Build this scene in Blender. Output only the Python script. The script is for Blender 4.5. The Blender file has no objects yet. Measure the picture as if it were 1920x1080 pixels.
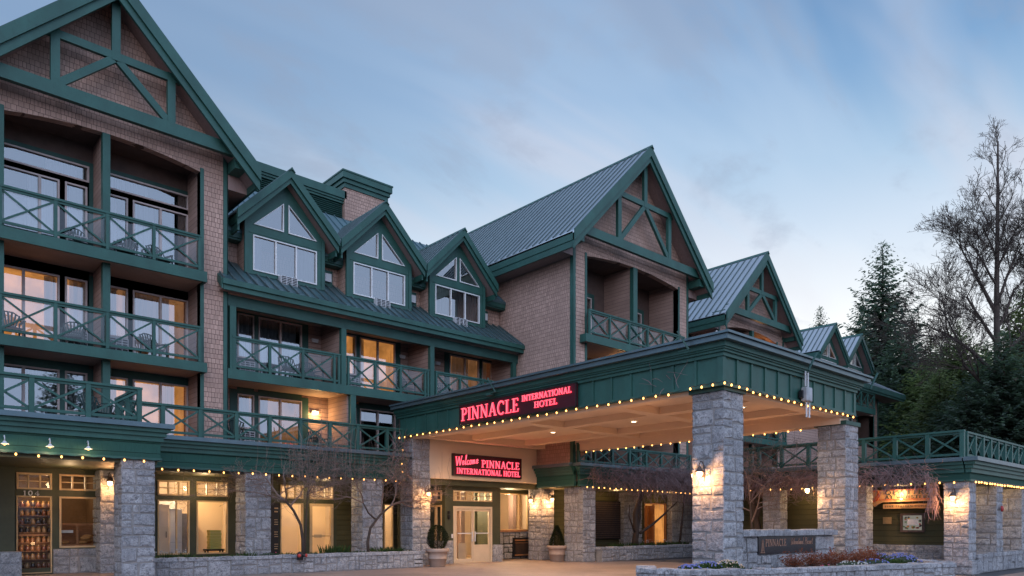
import bpy, math, random
from mathutils import Vector, Matrix, noise
PI = math.pi
rad = math.radians
random.seed(7)
scene = bpy.context.scene
col = scene.collection

# ------------------------------------------------------------------ camera
cam_data = bpy.data.cameras.new('camera')
cam = bpy.data.objects.new('camera', cam_data)
col.objects.link(cam)
cam_data.sensor_width = 36.0
cam_data.lens = 1367.0 / 1920.0 * 36.0
cam_data.shift_y = (985.0 - 540.0) / 1920.0
cam_data.clip_start = 0.1
cam_data.clip_end = 3000.0
cam.location = (0, 0, 1.5)
cam.rotation_euler = (rad(90), 0, rad(-42))
scene.camera = cam

# ------------------------------------------------------------------ world
world = bpy.data.worlds.new('World')
scene.world = world
world.use_nodes = True
SUN_AZ, SUN_EL = rad(222), rad(3)


def nodes_of(nt):
    for n in list(nt.nodes):
        nt.nodes.remove(n)
    return nt.nodes, nt.links


def build_world():
    N, L = nodes_of(world.node_tree)
    out = N.new('ShaderNodeOutputWorld')
    bg = N.new('ShaderNodeBackground')
    tc = N.new('ShaderNodeTexCoord')
    sep = N.new('ShaderNodeSeparateXYZ')
    L.new(tc.outputs['Generated'], sep.inputs[0])
    ramp = N.new('ShaderNodeValToRGB')
    cr = ramp.color_ramp
    stops = [(0.0, (0.62, 0.57, 0.55)), (0.12, (0.66, 0.64, 0.64)), (0.25, (0.62, 0.63, 0.645)), (0.34, (0.44, 0.50, 0.58)), (0.42, (0.25, 0.36, 0.49)),
             (0.50, (0.120, 0.230, 0.395)), (0.59, (0.058, 0.145, 0.300)), (1.0, (0.04, 0.10, 0.22))]
    cr.elements[0].position = 0.0
    cr.elements[0].color = stops[0][1] + (1,)
    cr.elements[1].position = 1.0
    cr.elements[1].color = stops[-1][1] + (1,)
    for p, c in stops[1:-1]:
        e = cr.elements.new(p)
        e.color = c + (1,)
    L.new(sep.outputs['Z'], ramp.inputs[0])
    # cloud sheets: noise on the direction projected on a high plane, stretched into streaks
    add = N.new('ShaderNodeMath'); add.operation = 'ADD'; add.inputs[1].default_value = 0.22
    L.new(sep.outputs['Z'], add.inputs[0])
    mx = N.new('ShaderNodeMath'); mx.operation = 'MAXIMUM'; mx.inputs[1].default_value = 0.05
    L.new(add.outputs[0], mx.inputs[0])
    dx = N.new('ShaderNodeMath'); dx.operation = 'DIVIDE'
    dy = N.new('ShaderNodeMath'); dy.operation = 'DIVIDE'
    L.new(sep.outputs['X'], dx.inputs[0]); L.new(mx.outputs[0], dx.inputs[1])
    L.new(sep.outputs['Y'], dy.inputs[0]); L.new(mx.outputs[0], dy.inputs[1])
    cmb = N.new('ShaderNodeCombineXYZ')
    L.new(dx.outputs[0], cmb.inputs[0]); L.new(dy.outputs[0], cmb.inputs[1])

    def layer(rot, scl, nscale, detail, lo, hi, loc=(0, 0, 0), rough=0.55, dist=0.6):
        mp = N.new('ShaderNodeMapping')
        mp.inputs['Rotation'].default_value = (0, 0, rot)
        mp.inputs['Scale'].default_value = scl
        mp.inputs['Location'].default_value = loc
        L.new(cmb.outputs[0], mp.inputs[0])
        nz = N.new('ShaderNodeTexNoise')
        nz.inputs['Scale'].default_value = nscale
        nz.inputs['Detail'].default_value = detail
        nz.inputs['Roughness'].default_value = rough
        nz.inputs['Distortion'].default_value = dist
        L.new(mp.outputs[0], nz.inputs['Vector'])
        mr = N.new('ShaderNodeMapRange')
        mr.interpolation_type = 'SMOOTHSTEP'
        mr.inputs['From Min'].default_value = lo
        mr.inputs['From Max'].default_value = hi
        L.new(nz.outputs['Fac'], mr.inputs['Value'])
        return mr.outputs['Result']

    def mix(a, b, fac, k=1.0):
        m = N.new('ShaderNodeMix'); m.data_type = 'RGBA'
        if k != 1.0:
            mm = N.new('ShaderNodeMath'); mm.operation = 'MULTIPLY'; mm.inputs[1].default_value = k
            L.new(fac, mm.inputs[0]); fac = mm.outputs[0]
        L.new(fac, m.inputs[0])
        L.new(a, m.inputs[6])
        if isinstance(b, tuple):
            m.inputs[7].default_value = b + (1,)
        else:
            L.new(b, m.inputs[7])
        return m.outputs[2]
    c = ramp.outputs[0]
    veil = layer(rad(12), (0.5, 1.5, 1), 1.1, 4, 0.40, 0.66, (3.1, 0.7, 0))
    c = mix(c, (0.36, 0.44, 0.55), veil, 0.46)
    pink = layer(rad(20), (0.45, 1.7, 1), 1.3, 4, 0.50, 0.70, (7.3, 2.1, 0))
    c = mix(c, (0.46, 0.44, 0.49), pink, 0.48)
    dark = layer(rad(15), (0.8, 1.4, 1), 2.6, 7, 0.50, 0.66, (1.7, 4.4, 0), 0.62, 0.3)
    c = mix(c, (0.21, 0.24, 0.32), dark, 0.40)
    # greyer and darker to the left of the picture (towards +Y, -X)
    side = N.new('ShaderNodeVectorMath'); side.operation = 'DOT_PRODUCT'
    side.inputs[1].default_value = (-0.35, 0.93, 0.0)
    L.new(tc.outputs['Generated'], side.inputs[0])
    mr = N.new('ShaderNodeMapRange'); mr.interpolation_type = 'SMOOTHSTEP'
    mr.inputs['From Min'].default_value = 0.30
    mr.inputs['From Max'].default_value = 0.95
    L.new(side.outputs['Value'], mr.inputs['Value'])
    mz = N.new('ShaderNodeMapRange'); mz.interpolation_type = 'SMOOTHSTEP'
    mz.inputs['From Min'].default_value = 0.28; mz.inputs['From Max'].default_value = 0.50
    L.new(sep.outputs['Z'], mz.inputs['Value'])
    mm_ = N.new('ShaderNodeMath'); mm_.operation = 'MULTIPLY'
    L.new(mr.outputs['Result'], mm_.inputs[0]); L.new(mz.outputs['Result'], mm_.inputs[1])
    c = mix(c, (0.120, 0.170, 0.265), mm_.outputs[0], 0.72)
    # afterglow behind the camera
    glow = N.new('ShaderNodeVectorMath'); glow.operation = 'DOT_PRODUCT'
    glow.inputs[1].default_value = (-0.72, -0.69, 0.05)
    L.new(tc.outputs['Generated'], glow.inputs[0])
    mg = N.new('ShaderNodeMapRange'); mg.interpolation_type = 'SMOOTHSTEP'
    mg.inputs['From Min'].default_value = -0.75
    mg.inputs['From Max'].default_value = 0.45
    L.new(glow.outputs['Value'], mg.inputs['Value'])
    c = mix(c, (0.54, 0.72, 1.08), mg.outputs['Result'], 0.95)
    # physical twilight sky, a small share of the whole
    sky = N.new('ShaderNodeTexSky')
    sky.sky_type = 'NISHITA'
    sky.sun_disc = False
    sky.sun_elevation = SUN_EL
    sky.sun_rotation = SUN_AZ
    sc_ = N.new('ShaderNodeMix'); sc_.data_type = 'RGBA'; sc_.blend_type = 'ADD'
    sc_.inputs[0].default_value = 0.02
    L.new(c, sc_.inputs[6]); L.new(sky.outputs[0], sc_.inputs[7])
    L.new(sc_.outputs[2], bg.inputs['Color'])
    bg.inputs['Strength'].default_value = 1.0
    L.new(bg.outputs[0], out.inputs[0])


build_world()
world.cycles.sampling_method = 'MANUAL'
world.cycles.sample_map_resolution = 512

# soft light of the afterglow, low behind the camera
sd = bpy.data.lights.new('sun', 'SUN')
sd.energy = 0.35
sd.angle = rad(40)
sd.color = (0.96, 0.90, 0.92)
sun = bpy.data.objects.new('sun', sd)
col.objects.link(sun)
sun.rotation_euler = Vector((0.55, 0.74, -0.42)).to_track_quat('-Z', 'Y').to_euler()

scene.view_settings.view_transform = 'Standard'
scene.view_settings.look = 'None'
scene.view_settings.exposure = 0.64
scene.view_settings.gamma = 1.0
scene.render.engine = 'CYCLES'
cy = scene.cycles
cy.use_denoising = True
cy.max_bounces = 7
cy.diffuse_bounces = 3
cy.glossy_bounces = 3
cy.transmission_bounces = 4
cy.transparent_max_bounces = 12
cy.sample_clamp_indirect = 4.0
cy.caustics_reflective = False
cy.caustics_refractive = False
cy.use_light_tree = True


# ------------------------------------------------------------------ materials
def new_mat(name):
    m = bpy.data.materials.new(name)
    m.use_nodes = True
    N, L = nodes_of(m.node_tree)
    out = N.new('ShaderNodeOutputMaterial')
    return m, N, L, out


def nmix(N, L, a, b, fac, blend='MIX'):
    m = N.new('ShaderNodeMix'); m.data_type = 'RGBA'; m.blend_type = blend
    for s, v in ((0, fac), (6, a), (7, b)):
        if isinstance(v, tuple):
            m.inputs[s].default_value = v + (1,)
        elif isinstance(v, (int, float)):
            m.inputs[s].default_value = v
        else:
            L.new(v, m.inputs[s])
    return m.outputs[2]


def nramp(N, L, v, a, b):
    mr = N.new('ShaderNodeMapRange')
    mr.inputs['From Min'].default_value = a
    mr.inputs['From Max'].default_value = b
    L.new(v, mr.inputs['Value'])
    return mr.outputs['Result']


def nnoise(N, L, scale, detail=4, vec=None, rough=0.6, dist=0.0):
    n = N.new('ShaderNodeTexNoise')
    n.inputs['Scale'].default_value = scale
    n.inputs['Detail'].default_value = detail
    n.inputs['Roughness'].default_value = rough
    n.inputs['Distortion'].default_value = dist
    if vec is not None:
        L.new(vec, n.inputs['Vector'])
    return n.outputs['Fac']


def ncoord(N, L, scale=None):
    tc = N.new('ShaderNodeTexCoord')
    if scale is None:
        return tc.outputs['Object']
    mp = N.new('ShaderNodeMapping')
    mp.inputs['Scale'].default_value = scale
    L.new(tc.outputs['Object'], mp.inputs[0])
    return mp.outputs[0]


def nbump(N, L, h, strength=0.3, dist=0.02):
    b = N.new('ShaderNodeBump')
    b.inputs['Strength'].default_value = strength
    b.inputs['Distance'].default_value = dist
    L.new(h, b.inputs['Height'])
    return b.outputs[0]


def bsdf(N, L, out, color, rough=0.6, metal=0.0, normal=None, spec=0.5):
    p = N.new('ShaderNodeBsdfPrincipled')
    if isinstance(color, tuple):
        p.inputs['Base Color'].default_value = color + (1,)
    else:
        L.new(color, p.inputs['Base Color'])
    if isinstance(rough, (int, float)):
        p.inputs['Roughness'].default_value = rough
    else:
        L.new(rough, p.inputs['Roughness'])
    p.inputs['Metallic'].default_value = metal
    p.inputs['Specular IOR Level'].default_value = spec
    if normal is not None:
        L.new(normal, p.inputs['Normal'])
    L.new(p.outputs[0], out.inputs[0])
    return p


def paint(name, c, rough=0.5, var=0.25, scale=2.5, grain=None, bump=0.15, metal=0.0, spec=0.4):
    """Painted / plain surface with weathering noise."""
    m, N, L, out = new_mat(name)
    v = ncoord(N, L, grain)
    n1 = nnoise(N, L, scale, 5, v)
    n2 = nnoise(N, L, scale * 14, 3, v)
    dk = tuple(x * (1 - var) for x in c)
    lt = tuple(min(1, x * (1 + var)) for x in c)
    cc = nmix(N, L, dk, lt, nramp(N, L, n1, 0.3, 0.7))
    cc = nmix(N, L, cc, tuple(x * (1 - var * 0.8) for x in c), nramp(N, L, n2, 0.55, 0.75))
    bsdf(N, L, out, cc, rough, metal, nbump(N, L, n2, bump, 0.01), spec)
    return m


def emis(name, c, s):
    m, N, L, out = new_mat(name)
    e = N.new('ShaderNodeEmission')
    e.inputs[0].default_value = c + (1,)
    e.inputs[1].default_value = s
    L.new(e.outputs[0], out.inputs[0])
    return m


def shingle_mat(name, base, row=0.155, wid=0.125, hor=False):
    m, N, L, out = new_mat(name)
    tc = N.new('ShaderNodeTexCoord')
    sp = N.new('ShaderNodeSeparateXYZ'); L.new(tc.outputs['Object'], sp.inputs[0])
    ad = N.new('ShaderNodeMath'); ad.operation = 'ADD'
    L.new(sp.outputs[0], ad.inputs[0]); L.new(sp.outputs[1], ad.inputs[1])
    # wobble of the rows
    wob = N.new('ShaderNodeTexNoise'); wob.inputs['Scale'].default_value = 5.0
    L.new(tc.outputs['Object'], wob.inputs['Vector'])
    wm = N.new('ShaderNodeMath'); wm.operation = 'MULTIPLY_ADD'; wm.inputs[1].default_value = 0.022; 
    L.new(wob.outputs['Fac'], wm.inputs[0]); L.new(sp.outputs[2], wm.inputs[2])
    cb = N.new('ShaderNodeCombineXYZ')
    L.new(ad.outputs[0], cb.inputs[0]); L.new(wm.outputs[0], cb.inputs[1])
    bt = N.new('ShaderNodeTexBrick')
    bt.offset = 0.37; bt.offset_frequency = 2; bt.squash = 0.72; bt.squash_frequency = 3
    bt.inputs['Scale'].default_value = 1.0
    bt.inputs['Brick Width'].default_value = 40.0 if hor else wid
    bt.inputs['Row Height'].default_value = row
    bt.inputs['Mortar Size'].default_value = 0.006
    bt.inputs['Mortar Smooth'].default_value = 0.1
    bt.inputs['Color1'].default_value = tuple(x * 0.84 for x in base) + (1,)
    bt.inputs['Color2'].default_value = tuple(min(1, x * 1.14) for x in base) + (1,)
    bt.inputs['Mortar'].default_value = tuple(x * 0.22 for x in base) + (1,)
    L.new(cb.outputs[0], bt.inputs['Vector'])
    big = nnoise(N, L, 0.6, 4, tc.outputs['Object'])
    fine = nnoise(N, L, 38, 4, ncoord(N, L, (1, 1, 0.12)))
    cc = nmix(N, L, bt.outputs['Color'], tuple(x * 0.7 for x in base), nramp(N, L, big, 0.42, 0.8))
    cc = nmix(N, L, cc, tuple(x * 0.72 for x in base), nramp(N, L, fine, 0.5, 0.8))
    # saw-tooth lap of the courses
    dv = N.new('ShaderNodeMath'); dv.operation = 'DIVIDE'; dv.inputs[1].default_value = row
    L.new(wm.outputs[0], dv.inputs[0])
    fr = N.new('ShaderNodeMath'); fr.operation = 'FRACT'; L.new(dv.outputs[0], fr.inputs[0])
    iv = N.new('ShaderNodeMath'); iv.operation = 'MULTIPLY_ADD'; iv.inputs[1].default_value = -1.0; iv.inputs[2].default_value = 1.0
    L.new(fr.outputs[0], iv.inputs[0])
    hm = N.new('ShaderNodeMath'); hm.operation = 'MULTIPLY_ADD'; hm.inputs[1].default_value = -0.6
    L.new(bt.outputs['Fac'], hm.inputs[0]); L.new(iv.outputs[0], hm.inputs[2])
    bsdf(N, L, out, cc, 0.85, 0, nbump(N, L, hm.outputs[0], 0.7, 0.03), 0.25)
    return m


def stone_mat(name, c1, c2, speck=0.5, scale=1.0):
    m, N, L, out = new_mat(name)
    g = N.new('ShaderNodeNewGeometry')
    v = ncoord(N, L)
    n1 = nnoise(N, L, 2.2 * scale, 5, v)
    n2 = nnoise(N, L, 26 * scale, 6, v, 0.75)
    n3 = nnoise(N, L, 90 * scale, 3, v, 0.8)
    cc = nmix(N, L, c1, c2, g.outputs['Random Per Island'])
    cc = nmix(N, L, cc, tuple(x * 0.62 for x in c1), nramp(N, L, n1, 0.45, 0.8))
    n5 = nnoise(N, L, 8.5 * scale, 5, v, 0.7)
    cc = nmix(N, L, cc, tuple(x * 0.55 for x in c1), nramp(N, L, n5, 0.48, 0.66))
    cc = nmix(N, L, cc, tuple(x * 0.30 for x in c1), nramp(N, L, n2, 0.50, 0.68))
    cc = nmix(N, L, cc, tuple(min(1, x * 1.5) for x in c2), nramp(N, L, n3, 0.56, 0.70))
    h = N.new('ShaderNodeMath'); h.operation = 'MULTIPLY_ADD'; h.inputs[1].default_value = 1.6
    n4 = nnoise(N, L, 9 * scale, 4, v, 0.6)
    L.new(n4, h.inputs[0]); L.new(n2, h.inputs[2])
    bsdf(N, L, out, cc, 0.85, 0, nbump(N, L, h.outputs[0], 0.9, 0.06), 0.3)
    return m


def glass_mat(name, ior=2.0, tint=(1, 1, 1), rough=0.0):
    m, N, L, out = new_mat(name)
    f = N.new('ShaderNodeFresnel'); f.inputs[0].default_value = ior
    t = N.new('ShaderNodeBsdfTransparent'); t.inputs[0].default_value = tint + (1,)
    g = N.new('ShaderNodeBsdfGlossy'); g.inputs['Roughness'].default_value = rough
    wv = nnoise(N, L, 1.3, 2, ncoord(N, L))
    L.new(nbump(N, L, wv, 0.015, 0.01), g.inputs['Normal'])
    ms = N.new('ShaderNodeMixShader')
    L.new(f.outputs[0], ms.inputs[0]); L.new(t.outputs[0], ms.inputs[1]); L.new(g.outputs[0], ms.inputs[2])
    L.new(ms.outputs[0], out.inputs[0])
    return m


def curtain_mat(name, c):
    m, N, L, out = new_mat(name)
    d = N.new('ShaderNodeBsdfDiffuse'); d.inputs[0].default_value = c + (1,)
    t = N.new('ShaderNodeBsdfTranslucent'); t.inputs[0].default_value = c + (1,)
    ms = N.new('ShaderNodeMixShader'); ms.inputs[0].default_value = 0.4
    L.new(d.outputs[0], ms.inputs[1]); L.new(t.outputs[0], ms.inputs[2])
    L.new(ms.outputs[0], out.inputs[0])
    return m


def litroom_mat(name, c, s):
    """The lit wall of a room seen through its window (it gives off lamp light)."""
    m, N, L, out = new_mat(name)
    v = ncoord(N, L)
    n = nnoise(N, L, 0.9, 3, v)
    n2 = nnoise(N, L, 5.0, 3, ncoord(N, L, (1, 1, 0.2)))
    cc = nmix(N, L, tuple(x * 0.45 for x in c), c, nramp(N, L, n, 0.35, 0.62))
    cc = nmix(N, L, cc, tuple(x * 0.6 for x in c), nramp(N, L, n2, 0.5, 0.7))
    e = N.new('ShaderNodeEmission'); L.new(cc, e.inputs[0]); e.inputs[1].default_value = s
    L.new(e.outputs[0], out.inputs[0])
    return m


def ground_mat(name, c, joint=None):
    m, N, L, out = new_mat(name)
    v = ncoord(N, L)
    n1 = nnoise(N, L, 0.35, 5, v)
    n2 = nnoise(N, L, 6, 5, v)
    n3 = nnoise(N, L, 60, 3, v)
    cc = nmix(N, L, tuple(x * 0.72 for x in c), tuple(x * 1.2 for x in c), nramp(N, L, n1, 0.3, 0.7))
    cc = nmix(N, L, cc, tuple(x * 0.65 for x in c), nramp(N, L, n2, 0.5, 0.8))
    cc = nmix(N, L, cc, tuple(x * 0.7 for x in c), nramp(N, L, n3, 0.5, 0.75))
    if joint:
        bt = N.new('ShaderNodeTexBrick'); bt.offset = 0.5
        bt.inputs['Scale'].default_value = 1.0
        bt.inputs['Brick Width'].default_value = joint
        bt.inputs['Row Height'].default_value = joint
        bt.inputs['Mortar Size'].default_value = 0.008
        bt.inputs['Color1'].default_value = (1, 1, 1, 1); bt.inputs['Color2'].default_value = (.85, .85, .85, 1)
        bt.inputs['Mortar'].default_value = (.35, .35, .35, 1)
        L.new(v, bt.inputs['Vector'])
        cc = nmix(N, L, cc, bt.outputs['Color'], 1.0, 'MULTIPLY')
    bsdf(N, L, out, cc, 0.62, 0, nbump(N, L, n3, 0.3, 0.01), 0.35)
    return m


def leaf_mat(name, c1, c2):
    m, N, L, out = new_mat(name)
    g = N.new('ShaderNodeNewGeometry')
    n = nnoise(N, L, 0.5, 3, ncoord(N, L))
    cc = nmix(N, L, c1, c2, g.outputs['Random Per Island'])
    cc = nmix(N, L, cc, tuple(x * 0.55 for x in c1), nramp(N, L, n, 0.4, 0.7))
    p = bsdf(N, L, out, cc, 0.75, 0, None, 0.2)
    t = N.new('ShaderNodeBsdfTranslucent'); L.new(nmix(N, L, cc, (1.3, 1.5, 1.0), 1.0, 'MULTIPLY'), t.inputs[0])
    ms = N.new('ShaderNodeMixShader'); ms.inputs[0].default_value = 0.45
    L.new(p.outputs[0], ms.inputs[1]); L.new(t.outputs[0], ms.inputs[2]); L.new(ms.outputs[0], out.inputs[0])
    return m


GREEN = paint('green_trim_paint', (0.023, 0.086, 0.070), 0.5, 0.22, 1.6, (1, 1, 0.6))
GREEN_DK = paint('dark_green_paint', (0.018, 0.066, 0.055), 0.55, 0.22, 2.0)
OLIVE = paint('olive_siding_paint', (0.050, 0.055, 0.030), 0.6, 0.2, 2.0)
OLIVE_SIDING = shingle_mat('olive_clapboard', (0.075, 0.072, 0.036), 0.19, 1, True)
GREEN_SIDING = shingle_mat('green_clapboard', (0.023, 0.078, 0.062), 0.26, 1, True)
SHINGLE = shingle_mat('cedar_shingles', (0.46, 0.305, 0.248))
CLAP = shingle_mat('brown_clapboard', (0.36, 0.245, 0.205), 0.16, 1, True)
SOFFIT = paint('brown_soffit_boards', (0.27, 0.19, 0.175), 0.7, 0.15, 2.0, (8, 8, 1))
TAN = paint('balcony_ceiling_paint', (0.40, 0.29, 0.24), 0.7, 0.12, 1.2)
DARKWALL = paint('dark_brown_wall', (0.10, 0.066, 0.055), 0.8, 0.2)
ROOFM = paint('green_metal_roof', (0.47, 0.51, 0.53), 0.30, 0.10, 0.8, (1, 1, 0.3), 0.05, 0.8)
ROOFDK = paint('dark_metal_roof', (0.10, 0.18, 0.20), 0.32, 0.2, 1.2, (1, 1, 0.5), 0.05, 0.6)
GUTTER = paint('gutter_metal', (0.10, 0.15, 0.17), 0.38, 0.15, 2.0, None, 0.05, 0.4)
STONE = stone_mat('granite_blocks', (0.33, 0.34, 0.365), (0.52, 0.52, 0.54))
MORTAR = paint('dark_mortar', (0.24, 0.23, 0.225), 0.9, 0.2, 8)
CREAM = paint('cream_stucco', (0.62, 0.50, 0.38), 0.8, 0.06, 1.0)
CEIL = paint('canopy_ceiling_paint', (0.76, 0.58, 0.43), 0.75, 0.05, 0.8, None, 0.05)
FRAME = paint('window_frame_paint', (0.46, 0.38, 0.36), 0.5, 0.1, 4)
FRAME_W = paint('white_window_frame', (0.66, 0.66, 0.66), 0.4, 0.06, 4)
FRAME_T = paint('tan_shop_frame', (0.50, 0.36, 0.20), 0.5, 0.12, 4)
GLASS = glass_mat('window_glass', 3.5)
GLASS_R = glass_mat('railing_glass', 1.75)
GLASS_S = glass_mat('shop_glass', 1.35)
CURTAIN = curtain_mat('white_curtain', (0.78, 0.80, 0.84))
BLIND = curtain_mat('cream_blind', (0.86, 0.66, 0.42))
RIBM = paint('shaded_seam_metal', (0.09, 0.13, 0.135), 0.4, 0.15, 2.0, None, 0.05, 0.3)  # same metal as the pans, with the seams' shade painted into the colour
ROOMDARK = paint('dim_room_wall', (0.09, 0.085, 0.09), 0.9, 0.3, 0.7)
ROOMWARM = paint('warm_room_wall', (0.62, 0.46, 0.28), 0.8, 0.1, 0.7)
LIT = litroom_mat('lamplit_room', (1.0, 0.40, 0.10), 0.52)
LIT2 = litroom_mat('dim_lamplit_room', (1.0, 0.44, 0.17), 0.20)
DOORP = paint('cream_door_paint', (0.58, 0.46, 0.32), 0.5, 0.06, 3)
SHOPDARK = paint('dark_shop_wall', (0.13, 0.075, 0.04), 0.8, 0.25, 1.5)
WOOD = paint('shelf_wood', (0.30, 0.14, 0.06), 0.6, 0.2, 6, (1, 1, 4))
IRON = paint('brown_iron', (0.10, 0.07, 0.06), 0.5, 0.2, 8, None, 0.1, 0.5)
LAMPGLASS = emis('lamp_glow', (1.0, 0.64, 0.28), 9.0)
BULB = emis('string_bulb_glow', (1.0, 0.43, 0.11), 4.0)
DOWNLIGHT = emis('downlight_glow', (1.0, 0.76, 0.45), 8.0)
NEON = emis('red_neon', (1.0, 0.040, 0.080), 2.0)
NEONCORE = emis('pink_neon_core', (1.0, 0.24, 0.30), 0.75)
SIGNBLACK = paint('dark_sign_panel', (0.055, 0.006, 0.013), 0.4, 0.2, 3)
PAVE = ground_mat('forecourt_concrete', (0.30, 0.225, 0.19), 1.2)
ASPH = ground_mat('street_asphalt', (0.07, 0.07, 0.075))
GRASS = leaf_mat('grass_blades', (0.03, 0.055, 0.02), (0.06, 0.09, 0.03))
TERRA = paint('stone_coloured_pot', (0.36, 0.27, 0.22), 0.75, 0.12, 6)
BARK = paint('dark_bark', (0.060, 0.044, 0.036), 0.9, 0.3, 6, (1, 1, 0.3), 0.5)
TWIG = paint('brown_twigs', (0.19, 0.135, 0.115), 0.85, 0.3, 5)
VINEM = paint('bare_vine_stems', (0.235, 0.155, 0.150), 0.85, 0.35, 3)
SOIL = paint('planting_soil', (0.045, 0.032, 0.024), 0.95, 0.3, 9, None, 0.6)
CHAIRM = paint('dark_green_plastic', (0.012, 0.036, 0.034), 0.45, 0.1, 3)
WHITEM = paint('white_metal', (0.55, 0.56, 0.58), 0.45, 0.08, 3)
BLACKM = paint('black_paint', (0.012, 0.012, 0.014), 0.4, 0.2, 3)


# ------------------------------------------------------------------ mesh helper
NOSPLIT = {'louvre_slats', 'shutter_slats', 'stone_column', 'window', 'roof_cornice', 'gable_truss', 'dormer_wall'}


class MB:
    def __init__(s):
        s.v = []; s.f = []

    def poly(s, pts):
        i = len(s.v)
        s.v += [tuple(p) for p in pts]
        s.f.append(tuple(range(i, i + len(pts))))

    def box(s, x0, x1, y0, y1, z0, z1):
        if x0 > x1: x0, x1 = x1, x0
        if y0 > y1: y0, y1 = y1, y0
        if z0 > z1: z0, z1 = z1, z0
        i = len(s.v)
        s.v += [(x0, y0, z0), (x1, y0, z0), (x1, y1, z0), (x0, y1, z0), (x0, y0, z1), (x1, y0, z1), (x1, y1, z1), (x0, y1, z1)]
        s.f += [tuple(i + k for k in q) for q in ((0, 3, 2, 1), (4, 5, 6, 7), (0, 1, 5, 4), (1, 2, 6, 5), (2, 3, 7, 6), (3, 0, 4, 7))]
        return s

    def prism(s, pts, axis, a, b):
        """pts in the plane normal to axis: axis 'y' -> (x, z); 'x' -> (y, z); 'z' -> (x, y)."""
        def mk(p, t):
            return {'y': (p[0], t, p[1]), 'x': (t, p[0], p[1]), 'z': (p[0], p[1], t)}[axis]
        i = len(s.v); n = len(pts)
        s.v += [mk(p, a) for p in pts] + [mk(p, b) for p in pts]
        s.f.append(tuple(range(i, i + n)))
        s.f.append(tuple(range(i + 2 * n - 1, i + n - 1, -1)))
        for k in range(n):
            k2 = (k + 1) % n
            s.f.append((i + k, i + n + k, i + n + k2, i + k2))
        return s

    def beam(s, p, q, w, h, up=(0, 0, 1)):
        p = Vector(p); q = Vector(q); d = (q - p)
        if d.length < 1e-6: return s
        d.normalize(); u = Vector(up)
        if abs(d.dot(u)) > 0.98: u = Vector((0, 1, 0))
        sd_ = d.cross(u).normalized(); u = sd_.cross(d).normalized()
        i = len(s.v)
        for c in (p, q):
            for a, b in ((-1, -1), (1, -1), (1, 1), (-1, 1)):
                s.v.append(tuple(c + sd_ * a * w / 2 + u * b * h / 2))
        s.f += [tuple(i + k for k in q_) for q_ in ((0, 3, 2, 1), (4, 5, 6, 7), (0, 1, 5, 4), (1, 2, 6, 5), (2, 3, 7, 6), (3, 0, 4, 7))]
        return s

    def tube(s, pts, radii, n=6, cap=True):
        pts = [Vector(p) for p in pts]
        if not hasattr(radii, '__len__'): radii = [radii] * len(pts)
        i0 = len(s.v); prev = None
        for k, p in enumerate(pts):
            d = (pts[min(k + 1, len(pts) - 1)] - pts[max(k - 1, 0)])
            if d.length < 1e-9: d = Vector((0, 0, 1))
            d.normalize()
            a = Vector((0, 0, 1)) if abs(d.z) < 0.9 else Vector((1, 0, 0))
            if prev is not None: a = prev
            sd_ = d.cross(a)
            if sd_.length < 1e-6: sd_ = d.orthogonal()
            sd_.normalize(); u = sd_.cross(d).normalized(); prev = u
            for j in range(n):
                t = 2 * PI * j / n
                s.v.append(tuple(p + (sd_ * math.cos(t) + u * math.sin(t)) * radii[k]))
        for k in range(len(pts) - 1):
            for j in range(n):
                a = i0 + k * n + j; b = i0 + k * n + (j + 1) % n
                s.f.append((a, b, b + n, a + n))
        if cap and n > 3:
            s.f.append(tuple(i0 + j for j in reversed(range(n))))
            e = i0 + (len(pts) - 1) * n
            s.f.append(tuple(e + j for j in range(n)))
        return s

    def lathe(s, prof, c=(0, 0, 0), n=20, closed=True):
        i0 = len(s.v); m = len(prof)
        for r, z in prof:
            for j in range(n):
                t = 2 * PI * j / n
                s.v.append((c[0] + r * math.cos(t), c[1] + r * math.sin(t), c[2] + z))
        for k in range(m - 1):
            for j in range(n):
                a = i0 + k * n + j; b = i0 + k * n + (j + 1) % n
                s.f.append((a, b, b + n, a + n))
        if closed:
            s.f.append(tuple(i0 + j for j in reversed(range(n))))
            s.f.append(tuple(i0 + (m - 1) * n + j for j in range(n)))
        return s

    def ico(s, c, r, n=6, m=4):
        prof = [(max(1e-4, r * math.sin(PI * k / m)), -r * math.cos(PI * k / m)) for k in range(m + 1)]
        return s.lathe(prof, c, n)

    def islands(s):
        """Groups of faces that touch each other (shared vertices or bounding boxes within 3 cm)."""
        par = list(range(len(s.v)))

        def find(a):
            while par[a] != a:
                par[a] = par[par[a]]; a = par[a]
            return a
        for f in s.f:
            r0 = find(f[0])
            for k in f[1:]:
                r1 = find(k)
                if r1 != r0: par[r1] = r0
        comp = {}
        for k, f in enumerate(s.f): comp.setdefault(find(f[0]), []).append(k)
        items = []
        for fs in comp.values():
            vs = {i for k in fs for i in s.f[k]}
            lo = [min(s.v[i][a] for i in vs) for a in range(3)]; hi = [max(s.v[i][a] for i in vs) for a in range(3)]
            items.append([lo, hi, fs])
        e = .03; merged = True
        while merged and len(items) > 1:
            merged = False; out = []
            for it in items:
                for o in out:
                    if all(it[0][a] - e <= o[1][a] and o[0][a] - e <= it[1][a] for a in range(3)):
                        o[0] = [min(p, q) for p, q in zip(o[0], it[0])]; o[1] = [max(p, q) for p, q in zip(o[1], it[1])]; o[2] = o[2] + it[2]; merged = True; break
                else: out.append([it[0], it[1], it[2]])
            items = out
        return [it[2] for it in items]

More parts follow.
